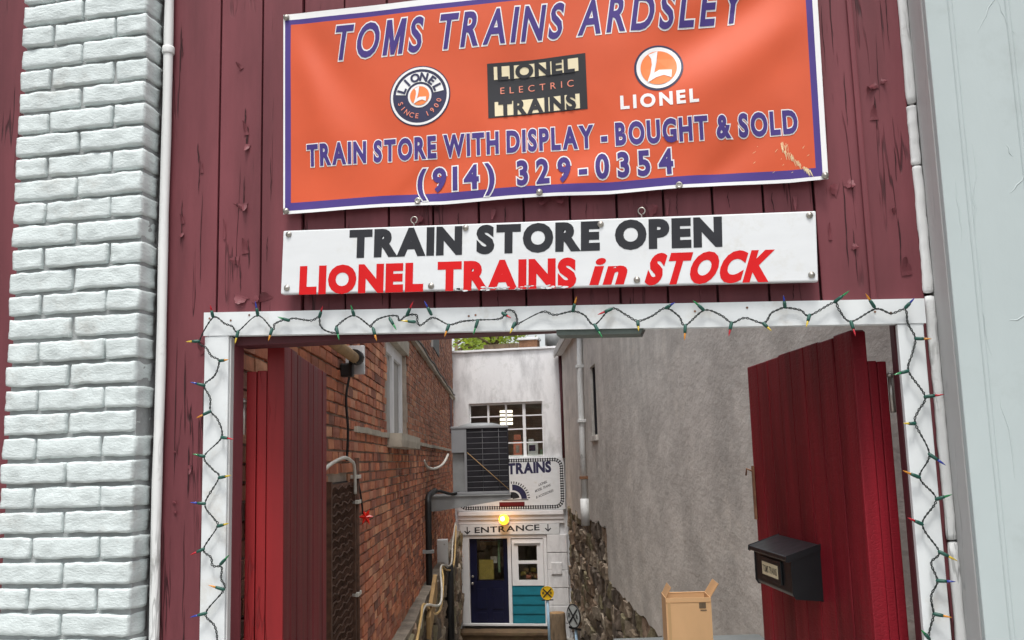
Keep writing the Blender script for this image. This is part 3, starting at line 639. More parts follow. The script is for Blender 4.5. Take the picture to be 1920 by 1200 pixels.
# ================================================================== GATE LEAVES
def leaf(name, label, loc, yaw, sgn, n, wd, z1, fz, pt, ft, fm):
    g = thing(name, label, 'gate', loc, yaw, 'pair of gate leaves')
    for i in range(n):
        y0 = i*wd+.002; y1 = (i+1)*wd-.002; dd = random.uniform(-.0015, .0015)
        xa, xb = sorted((sgn*dd, -sgn*pt))
        part('plank', MB().bbox(xa, xb, y0 if i else 0, y1, .05, z1+random.uniform(-.003, .003), .004), 'gate_red', g)
    # frame behind the planks, seen edge-on from the street
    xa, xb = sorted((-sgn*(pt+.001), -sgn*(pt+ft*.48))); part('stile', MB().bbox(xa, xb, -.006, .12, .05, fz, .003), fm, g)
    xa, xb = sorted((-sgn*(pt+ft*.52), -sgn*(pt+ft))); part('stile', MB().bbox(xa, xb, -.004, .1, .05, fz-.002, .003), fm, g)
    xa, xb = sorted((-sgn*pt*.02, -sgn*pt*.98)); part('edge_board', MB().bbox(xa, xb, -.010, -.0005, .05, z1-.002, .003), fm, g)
    for zz in (.2, 1.0, fz-.16):
        xa, xb = sorted((-sgn*(pt+.001), -sgn*(pt+ft*.8))); part('rail', MB().bbox(xa, xb, .122, n*wd-.01, zz, zz+.12, .003), 'gate_red', g)
    for zz in (.4, 1.70):
        mb = MB(); mb.lathe([(.008, zz), (.008, zz+.10)], 10, (-sgn*(pt+ft+.008), -.006, 0)); mb.lathe([(.010, zz+.10), (.011, zz+.106), (.004, zz+.114)], 10, (-sgn*(pt+ft+.008), -.006, 0)); part('hinge', mb, 'steel', g)
    return g
gl = leaf('gate_leaf', 'left red plank gate leaf folded back along the brick wall', (-1.276, .15, 0), R(14.4), 1, 8, .125, 1.982, 1.90, .055, .064, 'gate_frame')
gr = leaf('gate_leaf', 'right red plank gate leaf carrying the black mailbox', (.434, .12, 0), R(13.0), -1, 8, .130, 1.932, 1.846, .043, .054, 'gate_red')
mb = MB(); mb.box(-.010, -.002, 1.015, 1.03, 1.35, 1.55); mb.tube([(-.008, 1.02, 1.53), (-.028, 1.03, 1.54), (-.03, 1.035, 1.515)], .004, 6)
part('latch', mb, 'rust', gr)
# mailbox hung on the right leaf: local x = out of the gate face (negative), y along the leaf
d13 = Vector((-math.sin(R(13)), math.cos(R(13)), 0)); mbp = Vector((.434, .12, 0))+d13*.36
mbx = thing('mailbox', 'black wall mailbox with a name plate fixed to the right gate leaf', 'mailbox', (mbp.x, mbp.y, 1.145), R(13))
mb = MB(); mb.prism([(-.002, 0), (-.085, .008), (-.092, .020), (-.092, .122), (-.002, .152)][::-1], 0, .40, 'y')
ob = part('body', mb, 'black_plastic', mbx); m_ = ob.modifiers.new('b', 'BEVEL'); m_.width = .004; m_.segments = 2
mb = MB(); mb.prism([(-.002, .1535), (-.108, .118), (-.112, .121), (-.110, .134), (-.002, .168)], -.008, .408, 'y')
ob = part('lid', mb, 'black_plastic', mbx); m_ = ob.modifiers.new('b', 'BEVEL'); m_.width = .003; m_.segments = 2
part('plate_frame', MB().bbox(-.099, -.0925, .10, .32, .035, .108, .002), 'black_plastic', mbx)
npl = part('name_plate', MB().box(-.1005, -.0995, .125, .295, .050, .092), 'print_cream', mbx)
v, f = fit_text('TOMS TRAINS', (0, 0), (.15, 0), .022, .0, 0, .14)
mb = MB(); mb.add([(-.1012, .285-x, .060+z) for x, z in v], f); part('lettering', mb, 'print_black', npl)

# ================================================================== BRICK BUILDING (left of the alley)
rnd = random.Random(11)
def inter_y(u, y): return (y+2.7-u*math.sin(AY))/math.cos(AY)     # s where the alley line u meets facade-parallel plane y
S0, S1 = inter_y(-1, .13), inter_y(-1, 19.285)
bb = thing('brick_building', 'red brick building along the left side of the alley', 'building', tuple(A(-1, 0)), AY)
def fp(pts): return [((p.x, p.y)) for p in pts]
inv = Matrix.Rotation(-AY, 4, 'Z')
def loc2(x, y, o):                     # world xy -> alley-local xy of a root at o
    v = inv @ Vector((x-o[0], y-o[1], 0)); return (v.x, v.y)
oB = A(-1, 0)
WS0, WS1, WZ0, WZ1 = 8.97, 10.86, 1.87, 2.80        # window opening (s, z)
foot = [loc2(-1.66, .13, oB), (-.013, S0), (-.013, WS0), (-.013, S1), loc2(-9, 19.285, oB), loc2(-9, .13, oB)]
part('wall', MB().prism([(-.013, S0), (-.013, WS0), (-1.5, WS0), loc2(-3.5, .13, oB)], -2.7, 3.12, 'z')
     .box(-1.5, -.013, WS0, WS1, -2.7, WZ0).box(-1.5, -.013, WS0, WS1, WZ1, 3.12).box(-1.5, -.013, WS1, S1, -2.7, 3.12).box(-1.5, -.013, 11.6, S1, 3.12, 4.6), 'mortar', bb)  # front stretch kept low, out of view, to let sky light into the alley
part('roof', MB().box(-1.6, .05, 11.55, S1, 4.6, 4.7), 'lintel_stone', bb)
part('roof', MB().box(-1.6, .04, S0, 11.59, 3.121, 3.2), 'lintel_stone', bb)  # unseen roof of the stretch kept low for the light
PAL = [(.60, .215, .115), (.54, .19, .105), (.46, .165, .10), (.64, .26, .14), (.38, .145, .095), (.27, .12, .085), (.56, .26, .165), (.68, .34, .20), (.50, .20, .115)]
def brick_tint(s, z):
    c = rnd.choice(PAL)
    if z > 3.06: c = tuple(x*.55+y*.45 for x, y in zip(c, (.16, .11, .085)))
    elif 10.9 < s and z > 1.85: c = tuple(x*.6+y*.4 for x, y in zip(c, (.34, .19, .13)))
    k = rnd.uniform(.75, 1.2); return tuple(x*k for x in c)
variants = {}
def bvar(i, t):
    key = (i, t)
    if key not in variants:
        m = MB(); m.tint = t; m.rough(.07, .208, .061, 1, 4, 2, .006, .0035, i+3, 18); variants[key] = shared('brick', m, 'brick')
    return variants[key]
far = MB(); cnt = 0; zc = .0; k = 0
while zc < 4.55:
    s = S0+.005+(0 if k % 2 else -.11)
    while s < S1:
        ln = .208*(.5 if rnd.random() < .14 else 1)
        a, b = max(s, S0), min(s+ln, S1); s += ln+.013
        if b-a < .03: continue
        if WS0-.02 < b and a < WS1+.02 and WZ0-.09 < zc+.03 < WZ1+.09: continue
        if a > 5.66 and b < 6.66 and zc < 1.49: continue
        if zc > 3.06 and a < 11.6: continue
        near = cnt < 296 and ln > .15 and b-a > .2 and ((5.5 < a < 7.75 and .55 < zc < 2.5 and not (a < 6.7 and zc < 1.5)) or (3.2 < a < 5.5 and 1.98 < zc < 2.32))
        if near:
            link('brick', bvar(rnd.randrange(4), rnd.choice(PAL+PAL[:4])), bb, (-.028+rnd.uniform(-.004, .005), (a+b)/2, zc+.031), (rnd.uniform(-.02, .02), rnd.uniform(-.03, .03), rnd.uniform(-.02, .02))); cnt += 1
        else:
            far.tint = brick_tint(a, zc); d = rnd.uniform(-.005, .006); far.box(-.06, d, a, b, zc+rnd.uniform(-.002, .002), zc+.061+rnd.uniform(-.003, .003), .0025)
    zc += .0735; k += 1
part('repointing', MB().box(-.0125, -.0075, 11.2, 20.4, 1.9, 3.02), 'pale_mortar', bb)
part('brickwork', far, 'brick', bb, kind='stuff', label='rows of red and brown bricks')
# window with boards in the opening
wn = part('window', MB().box(-.10, -.085, WS0, WS1, WZ0, WZ1), 'old_board', bb)
for a, b in ((WS0, WS0+.10), (WS1-.12, WS1), (9.86, 9.98)): part('frame', MB().bbox(-.085, -.05, a, b, WZ0, WZ1, .004), 'white_wood', wn)
part('frame', MB().bbox(-.083, -.052, WS0+.1, WS1-.12, WZ1-.12, WZ1, .004), 'white_wood', wn)
part('sill', MB().rough(.24, WS1-WS0+.25, .13, 3, 12, 2, .01, .006, 5, 6), 'lintel_stone', bb, (.02, (WS0+WS1)/2, WZ0-.065))
part('lintel', MB().rough(.16, WS1-WS0+.3, .16, 3, 12, 2, .01, .005, 9, 6), 'lintel_stone', bb, (-.055, (WS0+WS1)/2, WZ1+.08))
for a, b, z in ((6.75, 8.9, 1.845), (11.0, 20.6, 1.83)):
    part('band_course', MB().rough(.06, b-a, .045, 1, 24, 1, .006, .012, a, 3), 'lintel_stone', bb, (.0, (a+b)/2, z))
part('ledge', MB().rough(.07, S1-9.5, .05, 1, 30, 1, .01, .008, 4, 2), 'lintel_stone', bb, (.02, (S1+9.5)/2, 3.06))
mb = MB(); mb.tube([(.055, 9.5+i*.8, 3.10+.02*math.sin(i*2)) for i in range(17)], .014, 6); part('ledge_cable', mb, 'black_metal', bb)
w2 = part('window', MB().box(-.03, .012, 20.9, 21.9, 2.2, 2.98), 'red_dark', bb, label='narrow dark red window near the far end')
part('lintel', MB().bbox(-.03, .03, 20.8, 22.0, 2.98, 3.04+.16, .004), 'lintel_stone', w2)
w3 = part('window', MB().box(-.03, .012, 15.2, 17.2, 3.45, 4.6), 'black_metal', bb, label='dark window above the ledge')
part('frame', MB().box(-.02, .03, 15.1, 15.2, 3.4, 4.65), 'old_board', w3)
# rubble footing of the brick building
TS = [(.37, .295, .22), (.29, .225, .16), (.44, .37, .285), (.20, .155, .12), (.27, .235, .145), (.35, .25, .175), (.15, .12, .095)]
def stonebank(n, seed, lx=.16):
    out = []
    for i in range(n):
        m = MB(); m.tint = TS[i % len(TS)]; m.rough(lx, .47*random.uniform(.8, 1), .27*random.uniform(.8, 1), 2, 5, 4, .02, .038, seed+i, 8); out.append(shared('stone', m, 'stone'))
    return out
ft = thing('stone_footing', 'mossy rubble stone footing under the left brick wall', 'wall', tuple(A(-1, 0)), AY)
part('core', MB().box(-.2, .03, 7.6, S1, -2.6, -.03), 'stone_mortar', ft)
sb_ = stonebank(14, 3)
for k in range(9):
    s = 7.7+rnd.random()*.3
    while s < S1-.2:
        link('stone', rnd.choice(sb_), ft, (.03+rnd.uniform(-.04, .05), s+.2, -.16-k*.265+rnd.uniform(-.02, .02)), (rnd.uniform(-.15, .15), rnd.uniform(-.15, .15), rnd.uniform(-.15, .15))); s += .47
part('capping', MB().rough(.25, S1-7.8, .06, 3, 40, 1, .02, .02, 8, 2), 'stone_mortar', ft, (.0, (S1+7.7)/2, -.02))

# ================================================================== STUCCO BUILDING (right of the alley)
oS = A(1.56, 0); E0, E1 = inter_y(1.56, .13), inter_y(1.56, 19.285)
sb = thing('stucco_building', 'grey stucco building along the right side of the alley', 'building', tuple(oS), AY)
V0, V1, Y0, Y1 = 14.77, 15.59, 1.94, 3.04           # window
part('wall', MB().prism([(.04, E0), (.04, V0), (2.5, V0), loc2(4.5, .13, oS)], -2.7, 3.93, 'z').box(.04, 2.5, V0, V1, -2.7, Y0).box(.04, 2.5, V0, V1, Y1, 3.93).box(.04, 2.5, V1, E1, -2.7, 3.93), 'stone_mortar', sb)
def jag(a, b, z, n):
    return [(a+(b-a)*i/n, z+rnd.uniform(-.03, .03)) for i in range(n+1)]
low1 = jag(E0, 14.02, -.15, 60); low2 = [(14.10, -.05), (14.05, .12), (14.13, .3), (14.07, .48)]+jag(14.12, V0, .58, 4)
mb = MB()
mb.prism(low1+low2+[(V0, 3.93), (E0, 3.93)], -.012, .041, 'x')
mb.prism(jag(V0, V1, .60, 5)+[(V1, Y0), (V0, Y0)], -.012, .041, 'x').prism([(V0, Y1), (V1, Y1), (V1, 3.93), (V0, 3.93)], -.012, .041, 'x')
mb.prism(jag(V1, 17, .55, 8)+jag(17.1, E1, .44, 30)+[(E1, 3.93), (V1, 3.93)], -.012, .041, 'x')
part('render_coat', mb, 'stucco', sb)
part('eave', MB().bbox(-.16, .4, E0+.05, E1-.02, 3.935, 4.05, .01), 'white_wood', sb)
part('fascia', MB().bbox(-.19, -.162, E0+.05, E1-.02, 3.90, 4.07, .004), 'old_board', sb)
wn = part('window', MB().box(.10, .115, V0, V1, Y0, Y1), 'ac_dark', sb)
part('frame', MB().bbox(.03, .10, V1-.09, V1-.001, Y0, Y1, .004), 'ac_dark', wn)
part('sill', MB().bbox(-.05, .12, V0-.06, V1+.06, Y0-.09, Y0-.001, .008), 'stucco', wn)
sb2 = stonebank(14, 40, .10)
for k in range(10):
    for (a, b, top) in ((8.9, 14.0, -.16), (14.1, E1, .55)):
        if a > 14 and k > 9: continue
        z = top-.12-k*.265
        if z < -2.3: continue
        s = a+rnd.random()*.2
        while s < b-.25:
            link('stone', rnd.choice(sb2), sb, (.045+rnd.uniform(-.03, .03), s+.22, z+rnd.uniform(-.02, .02)), (rnd.uniform(-.15, .15), rnd.uniform(-.15, .15), math.pi+rnd.uniform(-.15, .15))); s += .5

# ================================================================== REAR STORE BUILDING
YB = 19.3
rb = thing('rear_store', 'white painted store building closing the end of the alley', 'building', (-4.35, YB, -2.4))
def X(x): return x+4.35
def Z(z): return z+2.4
def rbox(x0, x1, y0, y1, z0, z1, b=0):
    m = MB(); return m.bbox(X(x0), X(x1), y0, y1, Z(z0), Z(z1), b) if b else m.box(X(x0), X(x1), y0, y1, Z(z0), Z(z1))
mb = MB()
for x0, x1, z0, z1 in ((-9, -3.05, 2.92, 4.14), (-9, -5.25, 1.66, 2.92), (-3.50, -3.05, 1.66, 2.92), (-9, -3.05, -.10, 1.66), (-9, -5.50, -2.6, -.10), (-3.50, -3.02, -2.6, -.10)):
    mb.box(X(x0), X(x1), 0, .25, Z(z0), Z(z1))
mb.box(X(-3.05), X(2), .02, .25, Z(-2.6), Z(3.6))
part('wall', mb, 'white_stucco', rb)
part('coping', MB().rough(5.98, .34, .05, 24, 2, 1, .01, .01, 3, 2), 'white_wood', rb, (X(-6.02), .12, Z(4.16)))
part('roof', rbox(-9, 2, .25, 6, 3.4, 3.5), 'concrete', rb)
part('room', MB().box(X(-9), X(2), 2.2, 2.3, Z(-2.6), Z(3.4)).box(X(-9), X(2), .25, 2.2, Z(1.35), Z(1.45)).box(X(-9), X(2), .25, 2.2, Z(-2.6), Z(-2.12)).box(X(-6.0), X(-5.9), .25, 2.2, Z(-2.1), Z(3.4)).box(X(-3.0), X(-2.9), .25, 2.2, Z(-2.1), Z(3.4)), 'dark_room', rb)
# steel window with small panes
wx = [-5.25, -4.80, -4.375, -3.95, -3.50]; wz = [2.92, 2.605, 2.295, 1.98, 1.66]
win = part('window', MB().box(X(-5.25), X(-3.5), .10, .13, Z(1.66), Z(1.70)), 'white_wood', rb)
for i, x in enumerate(wx):
    h = .028 if i in (0, 4) else (.022 if i != 3 else .035)
    part('mullion', rbox(max(-5.25, x-h), min(-3.5, x+h), .075, .11, 1.66, 2.92), 'white_wood', win)
for i, z in enumerate(wz[:-1]): part('glazing_bar', rbox(-5.25, -3.5, .080, .105, z-.05 if i == 0 else z-.014, z if i == 0 else z+.014), 'white_wood', win)
for i in range(4):
    for j in range(4): part('pane', rbox(wx[i]+.02, wx[i+1]-.02, .088, .094, wz[j+1]+.01, wz[j]-.01), 'glass', win)
for k in range(4): part('ceiling_lamp', rbox(-4.62, -4.32, .55, .6, 2.42+k*.095, 2.42+k*.095+.06), 'ceiling_lamp', rb)
for x0, x1, z0, z1, m in ((-4.22, -4.06, 2.05, 2.17, 'print_salmon'), (-4.24, -4.04, 1.66, 2.02, 'print_salmon'), (-4.18, -4.10, 1.75, 1.92, 'dark_room'), (-3.90, -3.66, 1.68, 1.98, 'print_white'), (-3.88, -3.76, 1.98, 2.06, 'print_white'), (-3.87, -3.72, 1.78, 1.92, 'print_navy'), (-3.62, -3.52, 1.68, 1.82, 'green_strip')):
    part('window_display', rbox(x0, x1, .17, .185 if m not in ('dark_room', 'print_navy') else .1865, z0, z1) if m not in ('dark_room', 'print_navy') else rbox(x0, x1, .165, .169, z0, z1), m, rb)
# header, frame and doors
for z0, z1, y, m in ((.34, .44, -.10, 'white_wood'), (.24, .335, -.07, 'white_wood'), (.145, .235, -.05, 'white_wood')):
    part('header_moulding', rbox(-5.53, -3.08, y, -.002, z0, z1, .008), m, rb)
part('frame_board', rbox(-5.49, -5.305, -.035, .06, -2.06, -.10, .006), 'white_wood', rb)
part('frame_board', rbox(-5.49, -3.50, -.033, .06, -.18, -.101, .004), 'white_wood', rb)
part('frame_board', rbox(-4.405, -4.325, -.035, .06, -2.06, -.182, .005), 'white_wood', rb)
part('frame_board', rbox(-3.575, -3.50, -.035, .06, -2.06, -.182, .005), 'white_wood', rb)
part('threshold', rbox(-5.49, -3.50, -.05, .06, -2.11, -2.062, .005), 'white_wood', rb)
dr = part('door', MB().box(X(-5.30), X(-4.41), .02, .055, Z(-2.055), Z(-1.12)).box(X(-5.30), X(-5.135), .02, .055, Z(-1.12), Z(-.185)).box(X(-4.51), X(-4.41), .02, .055, Z(-1.12), Z(-.185)), 'navy_paint', rb)
part('pane', rbox(-5.134, -4.511, .034, .04, -1.119, -.186), 'glass', dr)
for x0, x1 in ((-5.16, -4.92), (-4.78, -4.54)):
    for z0, z1 in ((-1.75, -1.3), (-2.0, -1.83)): part('panel', rbox(x0, x1, .008, .021, z0, z1, .01), 'navy_paint', dr)
part('knob', MB().lathe([(.012, 0), (.012, -.03), (.032, -.045), (.032, -.065), (.01, -.075)], 12, (X(-5.24), .02, Z(-1.18)), 'y'), 'steel', dr)
part('deadbolt', MB().lathe([(.028, 0), (.028, -.02), (.01, -.03)], 12, (X(-5.24), .02, Z(-1.03)), 'y'), 'steel', dr)
part('door_notice', rbox(-5.10, -4.76, .075, .08, -1.10, -.66), 'paper_yellow', rb)
part('door_notice', rbox(-5.12, -4.72, .30, .36, -.36, -.28), 'tan_wood', rb)
part('door_notice', rbox(-5.12, -4.72, .32, .38, -.26, -.20), 'plaque', rb)
part('door_notice', rbox(-4.66, -4.61, .10, .12, -.95, -.22), 'green_strip', rb)
part('door_notice', rbox(-4.86, -4.70, .20, .24, -.75, -.60), 'print_white', rb)
sw = part('side_window', MB().box(X(-4.31), X(-4.165), -.02, .03, Z(-1.23), Z(-.195)).box(X(-3.73), X(-3.585), -.02, .03, Z(-1.23), Z(-.195)).box(X(-4.165), X(-3.73), -.02, .03, Z(-1.23), Z(-1.11)).box(X(-4.165), X(-3.73), -.02, .03, Z(-.345), Z(-.195)).box(X(-4.165), X(-3.73), -.014, .03, Z(-.75), Z(-.68)), 'white_wood', rb)
part('drip_cap', rbox(-4.25, -3.65, -.045, -.021, -.30, -.285), 'old_board', sw)
for z0, z1 in ((-1.11, -.75), (-.68, -.345)): part('pane', rbox(-4.164, -3.731, .0, .006, z0, z1), 'glass', sw)
for i in range(7): part('window_display', MB().rough(.12, .08, .10, 2, 2, 2, .02, .02, i, 6), ('paper_yellow', 'tan_wood', 'print_salmon', 'rust')[i % 4], rb, (X(-4.10+.06*i), .25+.03*(i % 2), Z(-1.0+.09*math.sin(i*2))))
for i in range(4):
    z0 = -2.055+i*.2045; mb = MB(); mb.prism([(-.022, Z(z0)), (-.022, Z(z0+.03)), (-.008, Z(z0+.203)), (.03, Z(z0+.203)), (.03, Z(z0))], X(-4.32), X(-3.58), 'x')
    part('clapboard', mb, 'teal_paint', rb)
part('corner_block', rbox(-3.49, -3.03, -.06, -.002, -.5, -.105, .012), 'white_stucco', rb)
for i in range(5): part('corner_block', rbox(-3.49, -3.03+.01*(i % 2), -.055-.006*(i % 2), -.002, -.505-(i+1)*.385, -.505-i*.385-.006, .014), 'white_stucco', rb)
part('corner_block', rbox(-3.40, -3.16, -.085, -.056, -.98, -.72, .012), 'white_stucco', rb)
dg = thing('dark_downpipe', 'dark pipe down the right corner of the rear store wall', 'pipe', (-3.02, 19.22, 1.6)); mb = MB(); mb.tube([(.0, 0, 0), (0, 0, 1.2), (-.015, 0, 2.5)], .045, 8); part('tube', mb, 'red_dark', dg)
# signs on the rear store
ts = thing('track_border_sign', 'white TRAINS sign with a railway track border above the rear entrance', 'sign', (-4.295, 19.235, .452))
part('panel', MB().bbox(-1.26, 1.26, 0, .05, 0, 1.18, .006), 'sign_white', ts)
def tsf(x, z): return (x, -.002, z)
def TX(x, z): return (x+4.295, z-.452)
def rr_path(x0, x1, z0, z1, r_, step):
    segs = []; pts = []
    def arc(cx, cz, a0): 
        for i in range(9): a = R(a0-90*i/8); pts.append((cx+r_*math.cos(a), cz+r_*math.sin(a)))
    arc(x0+r_, z1-r_, 180); arc(x1-r_, z1-r_, 90); arc(x1-r_, z0+r_, 0); arc(x0+r_, z0+r_, -90); pts.append(pts[0])
    out = []; d = 0; nxt = 0
    for a, b in zip(pts, pts[1:]):
        l = math.hypot(b[0]-a[0], b[1]-a[1])
        while nxt <= d+l:
            t = (nxt-d)/max(l, 1e-6); out.append((a[0]+(b[0]-a[0])*t, a[1]+(b[1]-a[1])*t, (b[0]-a[0])/l, (b[1]-a[1])/l)); nxt += step
        d += l
    return out, pts
ties, _ = rr_path(-1.20, 1.20, .06, 1.12, .17, .056)
P = []
for x, z, tx, tz in ties:
    a, b = .014, .042; P.append(([(x+tx*i*a-tz*j*b, z+tz*i*a+tx*j*b) for i, j in ((-1, -1), (1, -1), (1, 1), (-1, 1))], [[0, 1, 2, 3]]))
for r_in in (.025, -.025):
    _, pts = rr_path(-1.20+r_in, 1.20-r_in, .06+r_in, 1.12-r_in, .17-r_in*.8, 1)
    for a, b in zip(pts, pts[1:]):
        l = math.hypot(b[0]-a[0], b[1]-a[1]) or 1; nx_, nz_ = -(b[1]-a[1])/l*.006, (b[0]-a[0])/l*.006
        P.append(([(a[0]+nx_, a[1]+nz_), (a[0]-nx_, a[1]-nz_), (b[0]-nx_, b[1]-nz_), (b[0]+nx_, b[1]+nz_)], [[0, 1, 2, 3]]))
lay('track_border', *join2d(P), tsf, 'print_black', ts)['kind'] = 'stuff'
lay('lettering', *fit_text('TRAINS', TX(-4.335, 1.275), TX(-3.345, 1.30), .225, .05, 0, .13), tsf, 'print_navy', ts)
q = TX(-4.24, .70)
lay('locomotive_print', *ring2d(q, .20, .33, 0, 92, 14), tsf, 'print_navy', ts)
lay('locomotive_print', *ring2d(q, .0, .16, 10, 120, 12), tsf, 'print_charcoal', ts)
P = []
for i in range(12):
    a = R(4+i*9); P.append(([(q[0]+r_*math.cos(a+e), q[1]+r_*math.sin(a+e)) for r_, e in ((.345, -.03), (.40, -.03), (.40, .03), (.345, .03))], [[0, 1, 2, 3]]))
P.append(rect2d(q[0]-.25, q[0]+.36, q[1]-.03, q[1]-.01)); P.append(rect2d(q[0]-.2, q[0]-.02, q[1]+.02, q[1]+.12)); P.append(rect2d(q[0]-.15, q[0]-.1, q[1]+.12, q[1]+.3))
lay('locomotive_print', *join2d(P), tsf, 'print_black', ts)['kind'] = 'stuff'
for i, (t_, x, z, w_) in enumerate((('LIONEL', -3.63, .98, .20), ('MODEL TRAINS', -3.72, .84, .36), ('& ACCESSORIES', -3.70, .70, .40))):
    a = TX(x, z); lay('lettering', *fit_text(t_, a, (a[0]+w_, a[1]+w_*.38), .055, .01), tsf, 'print_charcoal', ts)
lay('plaque_print', *rect2d(*[c-(-4.295) for c in (-4.56, -3.97)], .075, .185), tsf, 'plaque', ts)
es = thing('entrance_sign', 'white ENTRANCE board with down arrows over the doorway', 'sign', (-4.35, 19.24, .02))
part('panel', MB().bbox(-1.17, 1.16, 0, .05, -.115, .118, .005), 'sign_white', es)
lay('lettering', *fit_text('ENTRANCE', (-.80, -.068), (.70, -.022), .125, .022, 0, .13), lambda x, z: (x, -.002, z), 'print_charcoal', es)
for x, z in ((-.98, -.02), (.90, .02)):
    lay('arrow', *join2d([rect2d(x-.012, x+.012, z-.05, z+.09), ([(x, z-.08), (x+.075, z-.01), (x+.055, z+.008), (x, z-.045), (x-.055, z+.008), (x-.075, z-.01)], [[0, 1, 2, 3], [0, 3, 4, 5]])]), lambda x, z: (x, -.002, z), 'print_charcoal', es)
lp = thing('amber_lamp', 'lit amber globe lamp above the ENTRANCE board', 'lamp', (-4.436, 19.20, .255))
part('base', MB().lathe([(.10, .02), (.10, -.03), (.09, -.045)], 20, ax='y'), 'box_grey', lp)
part('lens', MB().lathe([(.085, -.046), (.115, -.075), (.12, -.12), (.10, -.17), (.06, -.20), (.001, -.21)], 20, ax='y'), 'amber_lens', lp)
part('glow_core', MB().lathe([(.001, -.225), (.04, -.219), (.05, -.212), (.04, -.205)], 14, (-.01, 0, .02), ax='y'), 'amber_core', lp)
pl = bpy.data.lights.new('amber_lamp_light', 'POINT'); pl.energy = 2.5; pl.color = (1, .5, .1); pl.shadow_soft_size = .1
po = link('lamp_light', pl, lp, (0, -.36, 0))
# wooden step
stp = thing('wooden_step', 'worn mossy wooden step below the rear doors', 'step', (-4.4, 18.95, -2.36))
part('tread', MB().rough(2.3, .5, .06, 16, 4, 1, .01, .01, 3, 3), 'brown_wood', stp, (0, 0, .17)); part('riser', MB().bbox(-1.1, 1.1, -.2, .2, 0, .139, .01), 'brown_wood', stp)
# roof clutter
for nm, lb, ct, x, y, mbx_, m in (('roof_box', 'brown vent box on the rear store roof', 'vent', -3.86, 19.9, MB().bbox(-.22, .22, -.2, .2, 0, .36, .01), 'rust'),
                              ('roof_duct', 'rust streaked metal flue on the rear store roof', 'flue', -3.30, 20.1, MB().lathe([(.18, 0), (.18, .6), (.21, .6), (.21, .95), (.1, 1.0)], 16), 'galv')):
    t = thing(nm, lb, ct, (x, y, 3.5)); part('body', mbx_, m, t, (0, 0, .55 if 'box' in nm else .2))
    if 'box' in nm: part('lid', MB().bbox(-.25, .25, -.23, .23, .911, .97, .01), 'box_grey', t); part('curb', MB().bbox(-.2, .2, -.18, .18, 0, .549, .01), 'rust', t)
    else: part('curb', MB().bbox(-.25, .25, -.25, .25, 0, .199, .01), 'galv', t)
t = thing('roof_timber', 'weathered timber lying on the rear store parapet', 'timber', (-4.45, 19.42, 4.187)); part('beam', MB().rough(.85, .12, .12, 8, 2, 2, .01, .008, 2, 6), 'bark', t, (0, 0, .06))

# ================================================================== THINGS IN THE ALLEY
def at(u, s, z): return tuple(A(u, s, z))
# air conditioner on a wall bracket
ac = thing('air_conditioner', 'grey outdoor air conditioner unit hung high on the brick wall', 'air conditioner', at(-.253, 14.5, 1.10), AY)
part('base_pan', MB().bbox(-.43, .43, 0, .86, 0, .04, .006), 'ac_grey', ac)
part('coil', MB().box(-.20, .415, .02, .84, .041, .975), 'ac_dark', ac)
part('corner_panel', MB().bbox(-.425, -.215, .0, .84, .62, .975, .006), 'ac_grey', ac)
part('service_panel', MB().bbox(-.415, -.225, .06, .82, .041, .619, .006), 'galv', ac)
part('corner_post', MB().bbox(-.235, -.201, .0, .04, .041, .975, .004), 'ac_grey', ac)
part('corner_post', MB().bbox(.405, .428, .0, .04, .041, .975, .004), 'ac_dark', ac)
part('top_cover', MB().bbox(-.435, .435, -.01, .87, .976, 1.01, .008), 'ac_grey', ac)
part('fan_guard', MB().lathe([(.36, 1.011), (.33, 1.035), (.2, 1.065), (.001, 1.075)], 24, (0, .43, 0)), 'galv', ac)
for i in range(11):
    mb = MB(); mb.tube([(-.2, -.004, .10+i*.082), (.41, -.004, .10+i*.082)], .0042, 5); part('guard_wire', mb, 'wire_grey', ac)
for x in (.04, .285):
    mb = MB(); mb.tube([(x, .006, .05), (x, .006, .97)], .004, 5); part('guard_wire', mb, 'wire_grey', ac)
mb = MB(); mb.tube([(-.19, -.014, .62), (.42, -.014, .06)], .006, 5); part('strap', mb, 'tan_wood', ac)
br = thing('wall_bracket', 'tapered grey steel bracket under the air conditioner', 'bracket', at(-1, 14.5, 0), AY)
for y in (.0, .78):
    mb = MB(); mb.prism([(.0, 1.075), (1.19, 1.075), (1.19, 1.02), (.09, .87), (.0, .87)], y, y+.03, 'y'); part('gusset', mb, 'galv', br)
part('shelf', MB().bbox(0, 1.195, -.02, .83, 1.077, 1.096, .004), 'galv', br)
mb = MB(); mb.tube(smooth_path([(.0, -.1, 1.12), (.12, -.12, 1.17), (.3, -.06, 1.12), (.42, .05, 1.13)]), .022, 6); part('refrigerant_hose', mb, 'black_metal', br)
cb = thing('hooked_cable', 'short pale cable bent from the brick wall to the air conditioner', 'cable', at(-1, 13.3, 1.5), AY)
mb = MB(); mb.tube(smooth_path([(.0, 0, .12), (.03, .2, .03), (.1, .6, .0), (.2, 1.0, .06), (.27, 1.25, .2)]), .018, 7); part('sleeve', mb, 'cable_white', cb)
